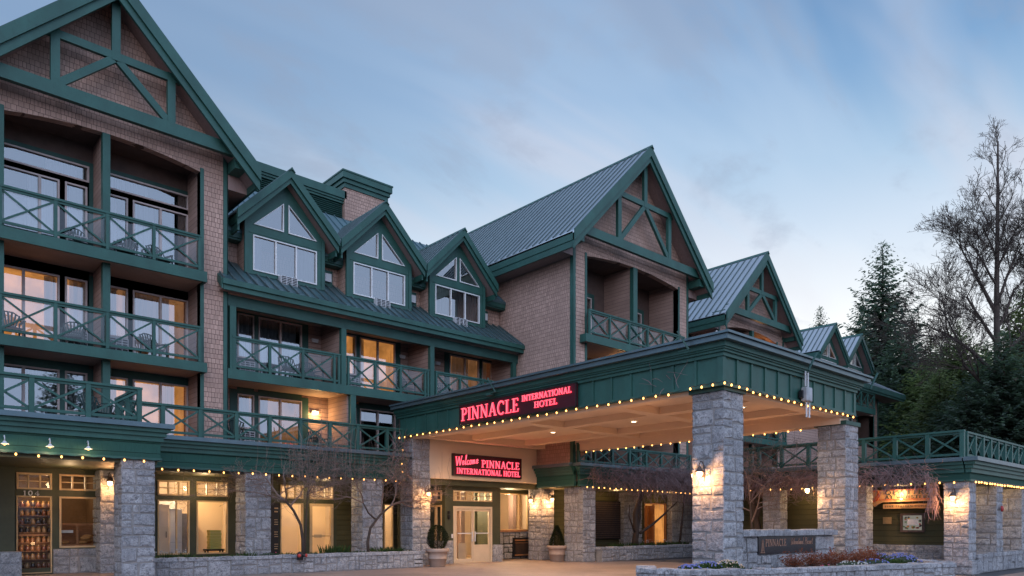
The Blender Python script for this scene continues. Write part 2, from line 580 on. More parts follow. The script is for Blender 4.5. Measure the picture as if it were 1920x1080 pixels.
    def build(s, name, mat, parent=None, smooth=False, bevel=0.0):
        if parent is not None and parent.get('_split') and name not in NOSPLIT:
            isl = s.islands()
            if len(isl) > 1:
                first = None
                for fs in sorted(isl, key=len, reverse=True):
                    t = MB(); mp = {}
                    for k in fs:
                        for i in s.f[k]:
                            if i not in mp: mp[i] = len(t.v); t.v.append(s.v[i])
                        t.f.append(tuple(mp[i] for i in s.f[k]))
                    o = t.build1(name, mat, parent, smooth, bevel)
                    first = first or o
                return first
        return s.build1(name, mat, parent, smooth, bevel)

    def build1(s, name, mat, parent=None, smooth=False, bevel=0.0):
        me = bpy.data.meshes.new(name)
        me.from_pydata(s.v, [], s.f)
        me.materials.append(mat)
        me.update()
        if smooth:
            me.polygons.foreach_set('use_smooth', [True] * len(me.polygons))
        o = bpy.data.objects.new(name, me)
        col.objects.link(o)
        if parent is not None:
            o.parent = parent
            if parent.get('_w'):
                o.matrix_parent_inverse = Matrix.Translation(-Vector(parent['_w']))
        if bevel:
            b = o.modifiers.new('bevel', 'BEVEL'); b.width = bevel; b.segments = 2; b.limit_method = 'ANGLE'
        return o


def tag(o, label=None, cat=None, group=None, kind=None):
    if label: o['label'] = label
    if cat: o['category'] = cat
    if group: o['group'] = group
    if kind: o['kind'] = kind
    return o


def root(name, loc, label, cat, group=None, world_coords=True, rz=0):
    o = bpy.data.objects.new(name, None)
    o.empty_display_size = 0.3
    o.location = loc
    o.rotation_euler = (0, 0, rz)
    col.objects.link(o)
    if world_coords:
        o['_w'] = loc          # children are modelled in world coordinates
    return tag(o, label, cat, group)


def copy_tree(o, parent=None):
    c = o.copy(); col.objects.link(c)
    if parent is not None: c.parent = parent
    for ch in list(o.children): copy_tree(ch, c)
    return c


def wall_y(mb, x0, x1, z0, z1, y0, y1, holes=()):
    """Solid wall in a plane y = const with rectangular holes (x0, x1, z0, z1)."""
    xs = sorted({x0, x1, *[min(max(h[0], x0), x1) for h in holes], *[min(max(h[1], x0), x1) for h in holes]})
    for a, b in zip(xs, xs[1:]):
        if b - a < 1e-4: continue
        m = (a + b) / 2
        cuts = sorted([(h[2], h[3]) for h in holes if h[0] < m < h[1]])
        z = z0
        for c0, c1 in cuts:
            if c0 > z: mb.box(a, b, y0, y1, z, c0)
            z = max(z, c1)
        if z < z1: mb.box(a, b, y0, y1, z, z1)
    return mb


def wall_x(mb, y0, y1, z0, z1, x0, x1, holes=()):
    t = MB(); wall_y(t, y0, y1, z0, z1, x0, x1, holes)
    i = len(mb.v)
    mb.v += [(v[1], v[0], v[2]) for v in t.v]
    mb.f += [tuple(i + k for k in reversed(f)) for f in t.f]
    return mb


def lamp(name, loc, power, color=(1.0, 0.62, 0.30), radius=0.06, parent=None, kind='POINT', **kw):
    ld = bpy.data.lights.new(name, kind)
    ld.energy = power; ld.color = color
    if kind == 'POINT': ld.shadow_soft_size = radius
    if kind == 'SPOT':
        ld.shadow_soft_size = radius
        ld.spot_size = kw.get('size', rad(120)); ld.spot_blend = kw.get('blend', 0.6)
    if kind == 'AREA':
        ld.size = kw.get('size', 0.5)
    o = bpy.data.objects.new(name, ld); col.objects.link(o)
    o.location = loc
    if 'rot' in kw: o.rotation_euler = kw['rot']
    if parent is not None:
        o.parent = parent
        if parent.get('_w'): o.matrix_parent_inverse = Matrix.Translation(-Vector(parent['_w']))
    return o


def facing(axis, o, a, b, z, depth):
    """Point on a wall plane: axis 'y' -> (a, o - depth, z); axis 'x' -> (o - depth, a, z). depth > 0 is outwards (towards the camera side)."""
    return (a, o - depth, z) if axis == 'y' else (o - depth, a, z)


# irregular ashlar cladding -------------------------------------------------
def stone_face(mb, axis, plane, a0, a1, z0, z1, rnd, out=-1, size=(0.52, 0.38), jit=0.040, prot=0.028):
    """Cut stones over a rectangle of a wall. axis 'y': plane y=plane, a=x; axis 'x': plane x=plane, a=y.
    out = -1: stones stand out towards negative axis direction."""
    rects = []

    def split(r, depth=0):
        x0, x1, y0, y1 = r
        w, h = x1 - x0, y1 - y0
        if w <= size[0] * rnd.uniform(0.75, 1.6) and h <= size[1] * rnd.uniform(0.8, 1.55):
            rects.append(r); return
        if w * size[1] > h * size[0] * rnd.uniform(0.75, 1.4):
            c = x0 + w * rnd.uniform(0.3, 0.7); split((x0, c, y0, y1), depth + 1); split((c, x1, y0, y1), depth + 1)
        else:
            c = y0 + h * rnd.uniform(0.3, 0.7); split((x0, x1, y0, c), depth + 1); split((x0, x1, c, y1), depth + 1)
    # courses first, so long horizontals stay
    z = z0
    while z < z1 - 0.05:
        hh = min(rnd.uniform(0.32, 0.62) * size[1] / 0.30, z1 - z)
        if z1 - z - hh < 0.15: hh = z1 - z
        split((a0, a1, z, z + hh)); z += hh

    def P(a, zz, d):
        return (a, plane + out * d, zz) if axis == 'y' else (plane + out * d, a, zz)
    flip = (out < 0) == (axis == 'x')
    for (x0, x1, y0, y1) in rects:
        g = 0.0055
        w, h = x1 - x0, y1 - y0
        j = min(jit, w * 0.12, h * 0.12)
        c = [(x0 + g, y0 + g), (x1 - g, y0 + g), (x1 - g, y1 - g), (x0 + g, y1 - g)]
        c = [(px + (rnd.uniform(0, j) if px < (x0 + x1) / 2 else -rnd.uniform(0, j)) * (0.2 if (px - a0) < 0.02 or (a1 - px) < 0.02 else 1),
              pz + (rnd.uniform(0, j) if pz < (y0 + y1) / 2 else -rnd.uniform(0, j))) for px, pz in c]
        d = prot * rnd.uniform(0.5, 1.25)
        m1 = [((c[k][0] + c[(k + 1) % 4][0]) / 2 + rnd.uniform(-j, j) * 0.4, (c[k][1] + c[(k + 1) % 4][1]) / 2 + rnd.uniform(-j, j) * 0.4) for k in range(4)]
        ring = []
        for k in range(4): ring += [c[k], m1[k]]
        cx, cz = (x0 + x1) / 2, (y0 + y1) / 2
        ins = min(0.028, w * 0.15, h * 0.15)

        def inset(p, t):
            dx, dz = cx - p[0], cz - p[1]; l = math.hypot(dx, dz) or 1
            return (p[0] + dx / l * t, p[1] + dz / l * t)
        i = len(mb.v)
        mb.v += [P(p[0], p[1], 0.0) for p in ring]
        mb.v += [P(*inset(p, ins * rnd.uniform(0.25, 0.6)), d * rnd.uniform(0.65, 0.9)) for p in ring]
        mb.v += [P(*inset(p, ins * rnd.uniform(1.6, 3.2)), d * rnd.uniform(0.9, 1.15)) for p in ring]
        mb.v.append(P(cx + rnd.uniform(-.1, .1) * w, cz + rnd.uniform(-.1, .1) * h, d * rnd.uniform(1.0, 1.3)))
        for r_ in range(2):
            for k in range(8):
                a = i + r_ * 8 + k; b = i + r_ * 8 + (k + 1) % 8
                q = (a, b, b + 8, a + 8)
                mb.f.append(tuple(reversed(q)) if flip else q)
        for k in range(8):
            q = (i + 16 + k, i + 16 + (k + 1) % 8, i + 24)
            mb.f.append(tuple(reversed(q)) if flip else q)


def stone_column(parent, x0, x1, y0, y1, z0, z1, seed, name='stone_column', sides='wsen', size=(0.50, 0.37)):
    """Mortar core with cut stones on its faces, one part."""
    rnd = random.Random(seed)
    e = 0.03
    core = MB().box(x0 + e, x1 - e, y0 + e, y1 - e, z0, z1).build('mortar_core', MORTAR, None)
    mb = MB()
    if 'w' in sides: stone_face(mb, 'x', x0 + e, y0 + .004, y1 - .004, z0, z1, rnd, -1, size)
    if 's' in sides: stone_face(mb, 'y', y0 + e, x0 + .004, x1 - .004, z0, z1, rnd, -1, size)
    if 'e' in sides: stone_face(mb, 'x', x1 - e, y0 + .004, y1 - .004, z0, z1, rnd, 1, size)
    if 'n' in sides: stone_face(mb, 'y', y1 - e, x0 + .004, x1 - .004, z0, z1, rnd, 1, size)
    o = mb.build(name, STONE, parent)
    core.parent = o
    core.matrix_parent_inverse = Matrix.Identity(4)
    return o


# ================================================================== GROUND
def sheet(name, x0, x1, y0, y1, z, mat):
    o = MB()
    o.poly([(x0, y0, z), (x1, y0, z), (x1, y1, z), (x0, y1, z)])
    return tag(o.build(name, mat), kind='structure')


sheet('ground', -900, 1100, -900, 1100, -0.02, ground_mat('distant_ground', (0.06, 0.07, 0.05)))
sheet('street', -60, 90, -40, 40, -0.012, ASPH)
sheet('forecourt', 3.5, 24.6, 2.0, 25.0, 0.0, PAVE)
sheet('pavement', 24.6, 60, 2.0, 6.4, 0.004, PAVE)

# ================================================================== HOTEL
hotel = root('hotel_building', (5.5, 23.6, 0.0), 'large brown shingled hotel with green trimmed gables, dormers and balconies', 'hotel')
hotel['_split'] = 1


def window(parent, x0, x1, z0, z1, y, mull=(), rails=(), w=0.05, frame=None, glass=None, curtain=None, room='dark', name='window', bar=0.035, depth=1.3, shape=None):
    fr = frame or FRAME
    mb = MB()
    if shape is None:
        mb.box(x0, x0 + w, y - .035, y + .07, z0, z1).box(x1 - w, x1, y - .035, y + .07, z0, z1)
        mb.box(x0 + w, x1 - w, y - .035, y + .07, z0, z0 + w).box(x0 + w, x1 - w, y - .035, y + .07, z1 - w, z1)
        for m in mull: mb.box(m - bar, m + bar, y - .028, y + .06, z0 + w, z1 - w)
        for r in rails: mb.box(x0 + w, x1 - w, y - .022, y + .05, r - bar * .7, r + bar * .7)
        f = mb.build(name, fr, parent)
        g = MB(); g.poly([(x0 + w, y + .03, z0 + w), (x1 - w, y + .03, z0 + w), (x1 - w, y + .03, z1 - w), (x0 + w, y + .03, z1 - w)])
        g.build('pane', glass or GLASS, f)
    else:
        n = len(shape); cx = sum(p[0] for p in shape) / n; cz = sum(p[1] for p in shape) / n
        inn = []
        for p in shape:
            dx, dz = cx - p[0], cz - p[1]; l = math.hypot(dx, dz); inn.append((p[0] + dx / l * w * 1.9, p[1] + dz / l * w * 1.9))
        for k in range(n):
            k2 = (k + 1) % n
            mb.prism([shape[k], shape[k2], inn[k2], inn[k]], 'y', y - .035, y + .06)
        f = mb.build(name, fr, parent)
        g = MB(); g.poly([(p[0], y + .03, p[1]) for p in inn]); g.build('pane', glass or GLASS, f)
    if curtain:
        c = MB()
        for a, b in curtain:
            n = max(6, int((b - a) / 0.035)); i = len(c.v)
            for k in range(n + 1):
                xx = a + (b - a) * k / n
                yy = y + .16 + 0.028 * math.sin(k * 1.25) + 0.012 * math.sin(k * 2.9 + a)
                c.v += [(xx, yy, z0 + .03), (xx, yy, z1 - .03)]
            for k in range(n):
                c.f.append((i + 2 * k, i + 2 * k + 2, i + 2 * k + 3, i + 2 * k + 1))
        c.build('curtain', CURTAIN, f)
    if room:
        r = MB(); X0, X1, Y0, Y1, Z0, Z1 = x0 - .25, x1 + .25, y + .1, y + depth, z0 - .15, z1 + .12
        mat = {'dark': ROOMDARK, 'lit': LIT, 'dim': LIT2, 'warm': ROOMWARM}[room]
        r.poly([(X0, Y1, Z0), (X1, Y1, Z0), (X1, Y1, Z1), (X0, Y1, Z1)])
        r.poly([(X0, Y0, Z0), (X0, Y1, Z0), (X0, Y1, Z1), (X0, Y0, Z1)])
        r.poly([(X1, Y0, Z0), (X1, Y1, Z0), (X1, Y1, Z1), (X1, Y0, Z1)])
        r.poly([(X0, Y0, Z1), (X1, Y0, Z1), (X1, Y1, Z1), (X0, Y1, Z1)])
        r.poly([(X0, Y0, Z0), (X1, Y0, Z0), (X1, Y1, Z0), (X0, Y1, Z0)])
        r.build('room_lining', mat, f)
    return f


def railing(parent, axis, c, posts, z0, z1, glass=True, post_w=0.085, name='balcony_railing', xb=0.045, mat=None, skip=()):
    """X-braced railing on a line: axis 'x' -> runs along x at y=c, axis 'y' -> runs along y at x=c."""
    mb = MB()

    def B(a0, a1, d0, d1, za, zb):
        if axis == 'x': mb.box(a0, a1, c + d0, c + d1, za, zb)
        else: mb.box(c + d0, c + d1, a0, a1, za, zb)

    def V(a, z, d=0.0): return (a, c + d, z) if axis == 'x' else (c + d, a, z)
    p = sorted(posts); h = post_w / 2
    for a in p: B(a - h, a + h, -h, h, z0, z1 - .06)
    B(p[0] - h - .01, p[-1] + h + .01, -h - .012, h + .012, z1 - .06, z1)
    B(p[0], p[-1], -.022, .022, z1 - .125, z1 - .062)
    for a, b in zip(p, p[1:]):
        B(a + h, b - h, -.028, .028, z0 + .07, z0 + .14)
    for k, (a, b) in enumerate(zip(p, p[1:])):
        if k in skip: continue
        a_, b_ = a + h, b - h
        up = (0, 1, 0) if axis == 'x' else (1, 0, 0)
        mb.beam(V(a_, z0 + .13, -.018), V(b_, z1 - .12, -.018), xb, .03, up) if False else None
        mb.beam(V(a_, z0 + .14, -.016), V(b_, z1 - .125, -.016), .03, xb, (0, 0, 1))
        mb.beam(V(a_, z1 - .125, .016), V(b_, z0 + .14, .016), .03, xb, (0, 0, 1))
    o = mb.build(name, mat or GREEN, parent)
    if glass:
        g = MB()
        for a, b in zip(p, p[1:]):
            g.poly([V(a + h, z0 + .13, .055), V(b - h, z0 + .13, .055), V(b - h, z1 - .11, .055), V(a + h, z1 - .11, .055)])
        g.build('glass_panel', GLASS_R, o)
    return o


def ribs_slope(mb, axis, t0, t1, lo, hi, step=0.4, w=0.035, h=0.05):
    """Standing seams. lo, hi are functions t -> (x, y, z) at the low and high end of each seam."""
    n = max(1, round((t1 - t0) / step))
    for k in range(n + 1):
        t = t0 + (t1 - t0) * k / n
        a, b = Vector(lo(t)), Vector(hi(t))
        off = Vector((0, 0, h / 2))
        mb.beam(a + off, b + off, w, h, (0, 0, 1))


def gable_roof(parent, cx, hw, z_tip, z_apex, y0, y1, rake=0.62, wall_y0=None, mat=None, eave_side='both', step=0.4, y1r=None):
    """Gable with its ridge along y; the front rake is at y0."""
    sl = (z_apex - z_tip) / hw
    th = 0.10
    for s in (-1, 1):
        m = MB()
        m.prism([(cx, z_apex), (cx + s * hw, z_tip), (cx + s * hw, z_tip - th), (cx, z_apex - th)], 'y', y0 + .03, y1)
        ro = m.build('roof', mat or ROOFM, parent)
        m = MB()
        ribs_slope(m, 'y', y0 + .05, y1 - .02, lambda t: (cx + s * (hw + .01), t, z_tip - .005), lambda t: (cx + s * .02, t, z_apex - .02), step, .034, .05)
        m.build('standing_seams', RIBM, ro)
    # ridge cap
    MB().prism([(cx - .13, z_apex - .13 * sl + .03), (cx, z_apex + .06), (cx + .13, z_apex - .13 * sl + .03), (cx, z_apex - .02)], 'y', y0 - .045, y1).build('ridge_cap', GREEN, parent)
    # rake boards
    r = MB()
    for s in (-1, 1):
        r.prism([(cx, z_apex + .03), (cx + s * (hw + .02), z_tip + .025), (cx + s * (hw + .02), z_tip - rake * .62), (cx, z_apex - rake * .62)], 'y', y0, y0 + .07)
        r.prism([(cx, z_apex - rake * .62), (cx + s * (hw + .005), z_tip - rake * .62), (cx + s * (hw + .005), z_tip - rake - .05), (cx, z_apex - rake)], 'y', y0 + .07, y0 + .15)
    r.build('rake_board', GREEN, parent)
    # eave fascias along the sides
    f = MB()
    for s in (-1, 1):
        x = cx + s * hw
        f.box(x - .03 * (s > 0), x + .03 * (s < 0), y0 + .16, y1, z_tip - .36, z_tip - .03)
        f.box(x - s * .03, x - s * .10, y0 + .16, y1, z_tip - .62, z_tip - .36)
    f.build('eave_fascia', GREEN, parent)
    # soffit
    so = MB()
    off = 0.36
    if wall_y0 is not None:
        for s in (-1, 1):
            so.prism([(cx, z_apex - off), (cx + s * (hw - .1), z_tip - off + .0), (cx + s * (hw - .1), z_tip - off - .04), (cx, z_apex - off - .04)], 'y', y0 + .15, wall_y0 + .3)
        so.build('soffit', SOFFIT, parent)
    return sl


def truss(parent, cx, y, hw, z_apex, tie0, tie1, half_tie, rake=0.62):
    m = MB(); q = 0.365 * hw; w = 0.11
    cz1 = z_apex - q - rake + .06; cz0 = cz1 - .22
    m.box(cx - half_tie, cx + half_tie, y, y + .16, tie0, tie1)
    m.box(cx - q - .25, cx + q + .25, y + .012, y + .13, cz0, cz1)
    m.box(cx - w, cx + w, y + .004, y + .14, cz0 - .02, z_apex - .5)
    for s in (-1, 1):
        m.box(cx + s * q - w, cx + s * q + w, y + .006, y + .15, tie1 - .02, cz1 + .02)
        m.beam((cx + s * .02, y + .075, cz0 + .05), (cx + s * (q - .05), y + .075, tie1 - .02), .12, .2, (0, 0, 1))
    return m.build('gable_truss', GREEN, parent)


def arch_front(parent, x0, x1, z_side, z_mid, ztop, y0, y1, mat=SHINGLE):
    """Wall piece with an arched underside."""
    m = MB(); n = 18; pts = []
    for k in range(n + 1):
        t = k / n; pts.append((x0 + (x1 - x0) * t, z_side + (z_mid - z_side) * (1 - (2 * t - 1) ** 2)))
    for a, b in zip(pts, pts[1:]):
        m.prism([a, b, (b[0], ztop), (a[0], ztop)], 'y', y0, y1)
    return m.build('wall', mat, parent)


def big_gable(cx, hw_wall, hw_roof, y_wall, y_rake, z_tip, z_apex, y_back, op0, op1, div0, div1, slabs, y_slab, slab_x, tie=(13.18, 13.55), arch=(12.62, 12.9), y_glaze=25.2, floors=(), zbot=3.3, sides='we'):
    yw = y_wall; th = 0.25
    sl = (z_apex - z_tip) / hw_roof
    xL, xR = cx - hw_wall, cx + hw_wall
    zt = arch[1] + .0
    # front wall: piers, arch, pediment
    m = MB(); m.box(xL, op0, yw, yw + th, zbot, zt).box(op1, xR, yw, yw + th, zbot, zt)
    m.build('wall', SHINGLE, hotel)
    arch_front(hotel, op0, op1, arch[0], arch[1] - .02, zt, yw, yw + th)
    zu = lambda x: z_apex - abs(x - cx) * sl - .3
    m = MB(); m.prism([(xL, zt), (xR, zt), (xR, zu(xR)), (cx, zu(cx)), (xL, zu(xL))], 'y', yw, yw + th)
    m.build('wall', SHINGLE, hotel)
    # side walls
    m = MB()
    m.box(xL, xL + th, yw + th, y_back, zbot, zu(xL) + .05)
    m.box(xR - th, xR, yw + th, y_back, zbot, zu(xR) + .05)
    m.build('wall', SHINGLE, hotel)
    # boxed soffit under the side eaves
    m = MB()
    for s in (-1, 1):
        a, b = cx + s * hw_wall, cx + s * (hw_roof - .1)
        m.box(min(a, b), max(a, b), yw + .0, y_back, z_tip - .60, z_tip - .54)
    m.build('soffit', SOFFIT, hotel)
    m = MB()
    for s in (-1, 1):
        a, b = cx + s * hw_wall, cx + s * (hw_roof - .1)
        m.prism([(a, z_tip - .6), (b, z_tip - .6), (b, z_apex - (hw_roof - .1) * sl - .34), (a, z_apex - hw_wall * sl - .34)], 'y', yw - .02, yw + .03)
    m.build('eave_return', SOFFIT, hotel)
    # trims
    m = MB()
    m.box(xL - .02, xL + .14, yw - .025, yw, zbot, zu(xL)).box(xL - .025, xL, yw - .025, yw + .14, zbot, zu(xL) - .2)
    m.box(xR - .12, xR + .02, yw - .025, yw, zbot, zu(xR)).box(xR, xR + .025, yw - .025, yw + .14, zbot, zu(xR) - .2)
    m.box(op0 - .11, op0, yw - .03, yw + th + .01, zbot, arch[0] + .12)
    m.box(op1, op1 + .11, yw - .03, yw + th + .01, zbot, arch[0] + .12)
    m.build('corner_trim', GREEN, hotel)
    m = MB(); m.box(div0, div1, yw - .02, yw + .18, zbot, arch[1] - .03)
    m.build('balcony_post', GREEN, hotel)
    pm = MB(); pm.box(div0 + .02, div1 - .02, yw + .18, y_glaze, zbot, arch[1])
    pm.build('partition_wall', CLAP, hotel)
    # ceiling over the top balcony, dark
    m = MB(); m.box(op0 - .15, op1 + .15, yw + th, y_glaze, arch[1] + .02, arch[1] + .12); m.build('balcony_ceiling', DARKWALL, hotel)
    # balcony side linings
    m = MB(); m.box(op0 - .2, op0 - .02, yw + th, y_glaze, zbot, arch[1] + .02).box(op1 + .02, op1 + .2, yw + th, y_glaze, zbot, arch[1] + .02)
    m.build('partition_wall', CLAP, hotel)
    gable_roof(hotel, cx, hw_roof, z_tip, z_apex, y_rake, y_back, 0.66, yw)
    truss(hotel, cx, (yw + y_rake) / 2 - .15, hw_roof, z_apex, tie[0], tie[1], hw_wall + .05)
    m = MB()
    for s in (-1, 1):
        m.box(cx + s * (hw_wall + .02), cx + s * (hw_wall + .42), y_rake + .25, yw + .1, tie[0] - .38, tie[0] - .03)
    m.build('roof_bracket', GREEN, hotel)
    for (zb, ztp) in slabs:
        m = MB(); m.box(slab_x[0] + .02, slab_x[1] - .02, y_slab + .08, y_glaze, zb + .045, ztp - .03)
        s_ = m.build('balcony_floor', TAN, hotel)
        m = MB(); m.box(slab_x[0], slab_x[1], y_slab, y_slab + .08, zb, ztp).box(slab_x[1] - .08, slab_x[1], y_slab + .08, yw - .03, zb, ztp)
        m.box(slab_x[0], slab_x[0] + .08, y_slab + .08, yw - .03, zb, ztp)
        m.build('edge_board', GREEN, s_)


def glazing(parent, y, x0, x1, z0, z1, wins, trims, wall=SHINGLE):
    holes = [(w['x0'], w['x1'], w['z0'], w['z1']) for w in wins]
    m = MB(); wall_y(m, x0, x1, z0, z1, y + .02, y + .12, holes); m.build('wall', wall, parent)
    t = MB()
    for (a, b, c, d) in trims: wall_y(t, a, b, c, d, y - .012, y + .02, holes)
    t.build('window_surround', GREEN_DK, parent)
    for w in wins: window(parent, w['x0'], w['x1'], w['z0'], w['z1'], y, w.get('m', ()), w.get('r', ()), curtain=w.get('c'), room=w.get('room', 'dark'), frame=w.get('f'), name=w.get('n', 'window'))


def W(x0, x1, z0, z1, **k):
    d = dict(x0=x0, x1=x1, z0=z0, z1=z1); d.update(k); return d


def ac_unit(parent, x0, x1, y, z0, z1):
    m = MB(); m.box(x0, x1, y - .16, y, z0, z1); o = m.build('air_conditioner', WHITEM, parent)
    g = MB(); n = 5
    for k in range(n + 1):
        z = z0 + .02 + (z1 - z0 - .04) * k / n; g.box(x0 + .02, x1 - .02, y - .20, y - .17, z - .008, z + .008)
    for k in range(4):
        x = x0 + .02 + (x1 - x0 - .04) * k / 3; g.box(x - .008, x + .008, y - .205, y - .16, z0 + .01, z1 - .01)
    g.build('grille', WHITEM, o)
    b = MB(); b.box(x0 + .03, x1 - .03, y - .166, y - .161, z0 + .03, z1 - .03); b.build('coil_face', BLACKM, o)


# ------------------------------------------------------------- left gabled wing
YG = 25.2
big_gable(5.53, 3.36, 4.1, 23.6, 22.7, 12.93, 17.06, 34.0, 2.95, 8.05, 5.31, 5.51,
          [(9.07, 9.39), (6.26, 6.55)], 23.22, (2.2, 8.14))
winsA = []
for z0, z1, l, r_ in ((9.45, 11.80, 'dark', 'dark'), (6.62, 8.95, 'lit', 'dim'), (4.16, 6.13, 'dark', 'lit')):
    winsA += [W(3.05, 4.52, z0, z1, m=(4.02,) if z0 > 9 else (3.62,), room=l, c=[(3.75, 4.45)] if l == 'dark' else [(4.15, 4.46)]),
              W(4.66, 5.25, z0 + .75, z1, room='dark', c=[(4.70, 5.2)]),
              W(5.78, 6.38, z0 + .75, z1, room='dark' if r_ != 'lit' else 'dim', c=[(5.83, 6.1)]),
              W(6.52, 8.20, z0, z1, m=(7.35,), room=r_, c=[(6.6, 7.2)] if z0 > 9 else ([(6.6, 7.65)] if z0 > 6 else [(7.45, 7.8)]))]
winsA += [W(3.05, 5.30, 11.95, 12.44, c=[(4.2, 5.0)]), W(5.80, 8.22, 11.95, 12.44, c=[(5.9, 7.0)])]
YA = 24.8
fx, fz = (lambda x: x * YA / YG), (lambda z: 1.5 + (z - 1.5) * YA / YG)
for w in winsA:
    w['x0'], w['x1'], w['z0'], w['z1'] = fx(w['x0']), fx(w['x1']), fz(w['z0']), fz(w['z1'])
    w['m'] = tuple(fx(a) for a in w.get('m', ())); w['c'] = [(fx(a), fx(b)) for a, b in (w.get('c') or [])]
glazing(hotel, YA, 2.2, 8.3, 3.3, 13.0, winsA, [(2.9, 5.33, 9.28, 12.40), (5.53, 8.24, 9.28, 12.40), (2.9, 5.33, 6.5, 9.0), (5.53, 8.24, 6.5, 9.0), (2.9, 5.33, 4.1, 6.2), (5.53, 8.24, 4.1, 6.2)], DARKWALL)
for z in (9.66, 6.82, 4.36):
    ac_unit(hotel, 4.60, 5.15, YA, z, z + .42); ac_unit(hotel, 5.72, 6.26, YA, z, z + .42)
for z0, z1 in ((9.40, 10.48), (6.56, 7.66)):
    railing(hotel, 'x', 23.27, (2.82, 4.08, 5.36, 6.60, 7.92), z0, z1, xb=.05)

# ------------------------------------------------------------- middle range with dormers
YB = 23.6
glz = []
for z0, z1, fl in ((6.62, 8.88, 2), (4.16, 6.08, 1)):
    glz += [W(9.85, 10.44, z0 + .72, z1, c=[(9.9, 10.4)]), W(10.60, 12.24, z0, z1, m=(11.42,), room='dark' if fl == 2 else 'dim', c=[(10.65, 12.1)] if fl == 2 else [(10.66, 11.0)]),
            W(14.02, 14.50, z0 + .72, z1, c=[(14.05, 14.45)] if fl == 1 else None), W(14.66, 16.30, z0, z1, m=(15.48,), room='lit' if fl == 2 else 'dark', c=[(14.7, 14.95)]),
            W(19.05, 20.70, z0, z1, m=(19.9,), room='dim' if fl == 2 else 'dark', c=[(19.3, 20.2)]), W(20.86, 21.46, z0 + .72, z1, room='dim' if fl == 2 else 'dark', c=[(20.9, 21.3)])]
glazing(hotel, YG, 8.87, 21.7, 3.3, 9.0, glz, [(9.6, 12.5, 6.5, 9.0), (13.8, 16.55, 6.5, 9.0), (18.8, 21.6, 6.5, 9.0), (9.6, 12.5, 4.1, 6.22), (13.8, 16.55, 4.1, 6.22)], CLAP)
for x in (9.87, 14.0):
    for z in (6.8, 4.36): ac_unit(hotel, x, x + .54, YG, z, z + .42)
# floor slab, posts, beam, partitions
m = MB(); m.box(8.9, 21.6, YB + .06, YG, 6.31, 6.54); s_ = m.build('balcony_floor', TAN, hotel)
m = MB(); m.box(8.89, 21.58, YB - .02, YB + .06, 6.25, 6.57); m.build('edge_board', GREEN, s_)
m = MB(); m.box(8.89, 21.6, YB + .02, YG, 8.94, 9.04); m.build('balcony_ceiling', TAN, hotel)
m = MB(); m.box(8.89, 21.6, YB, YB + .14, 8.60, 8.96); m.build('balcony_beam', GREEN_DK, hotel)
m = MB()
for x in (8.99, 12.99, 16.90, 21.30): m.box(x, x + .20, YB - .004, YB + .16, 6.57, 8.60)
for x in (13.36, 17.2): m.box(x, x + .22, YB - .004, YB + .16, 3.9, 6.25)
m.build('balcony_post', GREEN, hotel)
m = MB()
for x in (13.02, 16.93): m.box(x, x + .16, YB + .16, YG, 6.54, 8.94)
for x in (13.30, 17.22): m.box(x, x + .16, YB + .16, YG, 3.9, 6.31)
m.box(21.42, 21.58, YB + .16, YG, 3.9, 8.94)
m.build('partition_wall', CLAP, hotel)
for ps in ((9.12, 10.33, 11.52, 12.72, 12.90), (13.28, 14.40, 15.52, 16.66, 16.80), (17.20, 18.40, 19.60, 20.8, 21.25)):
    railing(hotel, 'x', YB + .03, ps, 6.57, 7.65, xb=.05, skip=(3,) if len(ps) == 5 and ps[-1] - ps[-2] < .3 else ())
# skirt roof over the second-floor balconies
ye, ys = 23.2, 24.92
ze, zs = 9.30, 10.52
m = MB(); m.prism([(ye, ze), (ys, zs), (ys, zs - .1), (ye, ze - .1)], 'x', 8.62, 21.60)
ro = m.build('skirt_roof', ROOFDK, hotel)
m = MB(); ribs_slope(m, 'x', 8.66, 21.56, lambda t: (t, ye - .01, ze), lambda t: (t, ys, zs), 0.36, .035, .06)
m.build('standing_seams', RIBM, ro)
m = MB(); m.box(8.60, 21.60, ye - .05, ye + .02, 9.14, 9.31).box(8.64, 21.60, ye + .02, ye + .08, 8.98, 9.14)
m.prism([(ye, ze - .02), (ys, zs - .02), (ys, zs - .16), (ye + .0, 8.99)], 'x', 8.58, 8.62)
m.build('eave_fascia', GREEN, hotel)
m = MB(); m.box(8.64, 21.6, ye + .08, YB + .02, 9.02, 9.06); m.build('soffit', SOFFIT, hotel)
# wall strip between dormers, upper eave and main roof
m = MB(); m.box(8.7, 21.6, 24.86, 25.0, 10.3, 11.4); m.build('wall', SHINGLE, hotel)
m = MB(); m.box(8.7, 21.6, 24.42, 24.47, 11.18, 11.46).box(8.7, 21.6, 24.47, 24.86, 11.12, 11.18); m.build('eave_fascia', GREEN, hotel)
m = MB(); m.prism([(24.40, 11.46), (28.0, 14.6), (28.0, 14.5), (24.40, 11.36)], 'x', 8.7, 25.0)
ribs_slope(m, 'x', 8.7, 25.0, lambda t: (t, 24.40, 11.46), lambda t: (t, 28.0, 14.6), 0.4)
m.box(8.7, 25, 28.0, 38, 14.4, 14.6)
m.build('roof', ROOFDK, hotel)


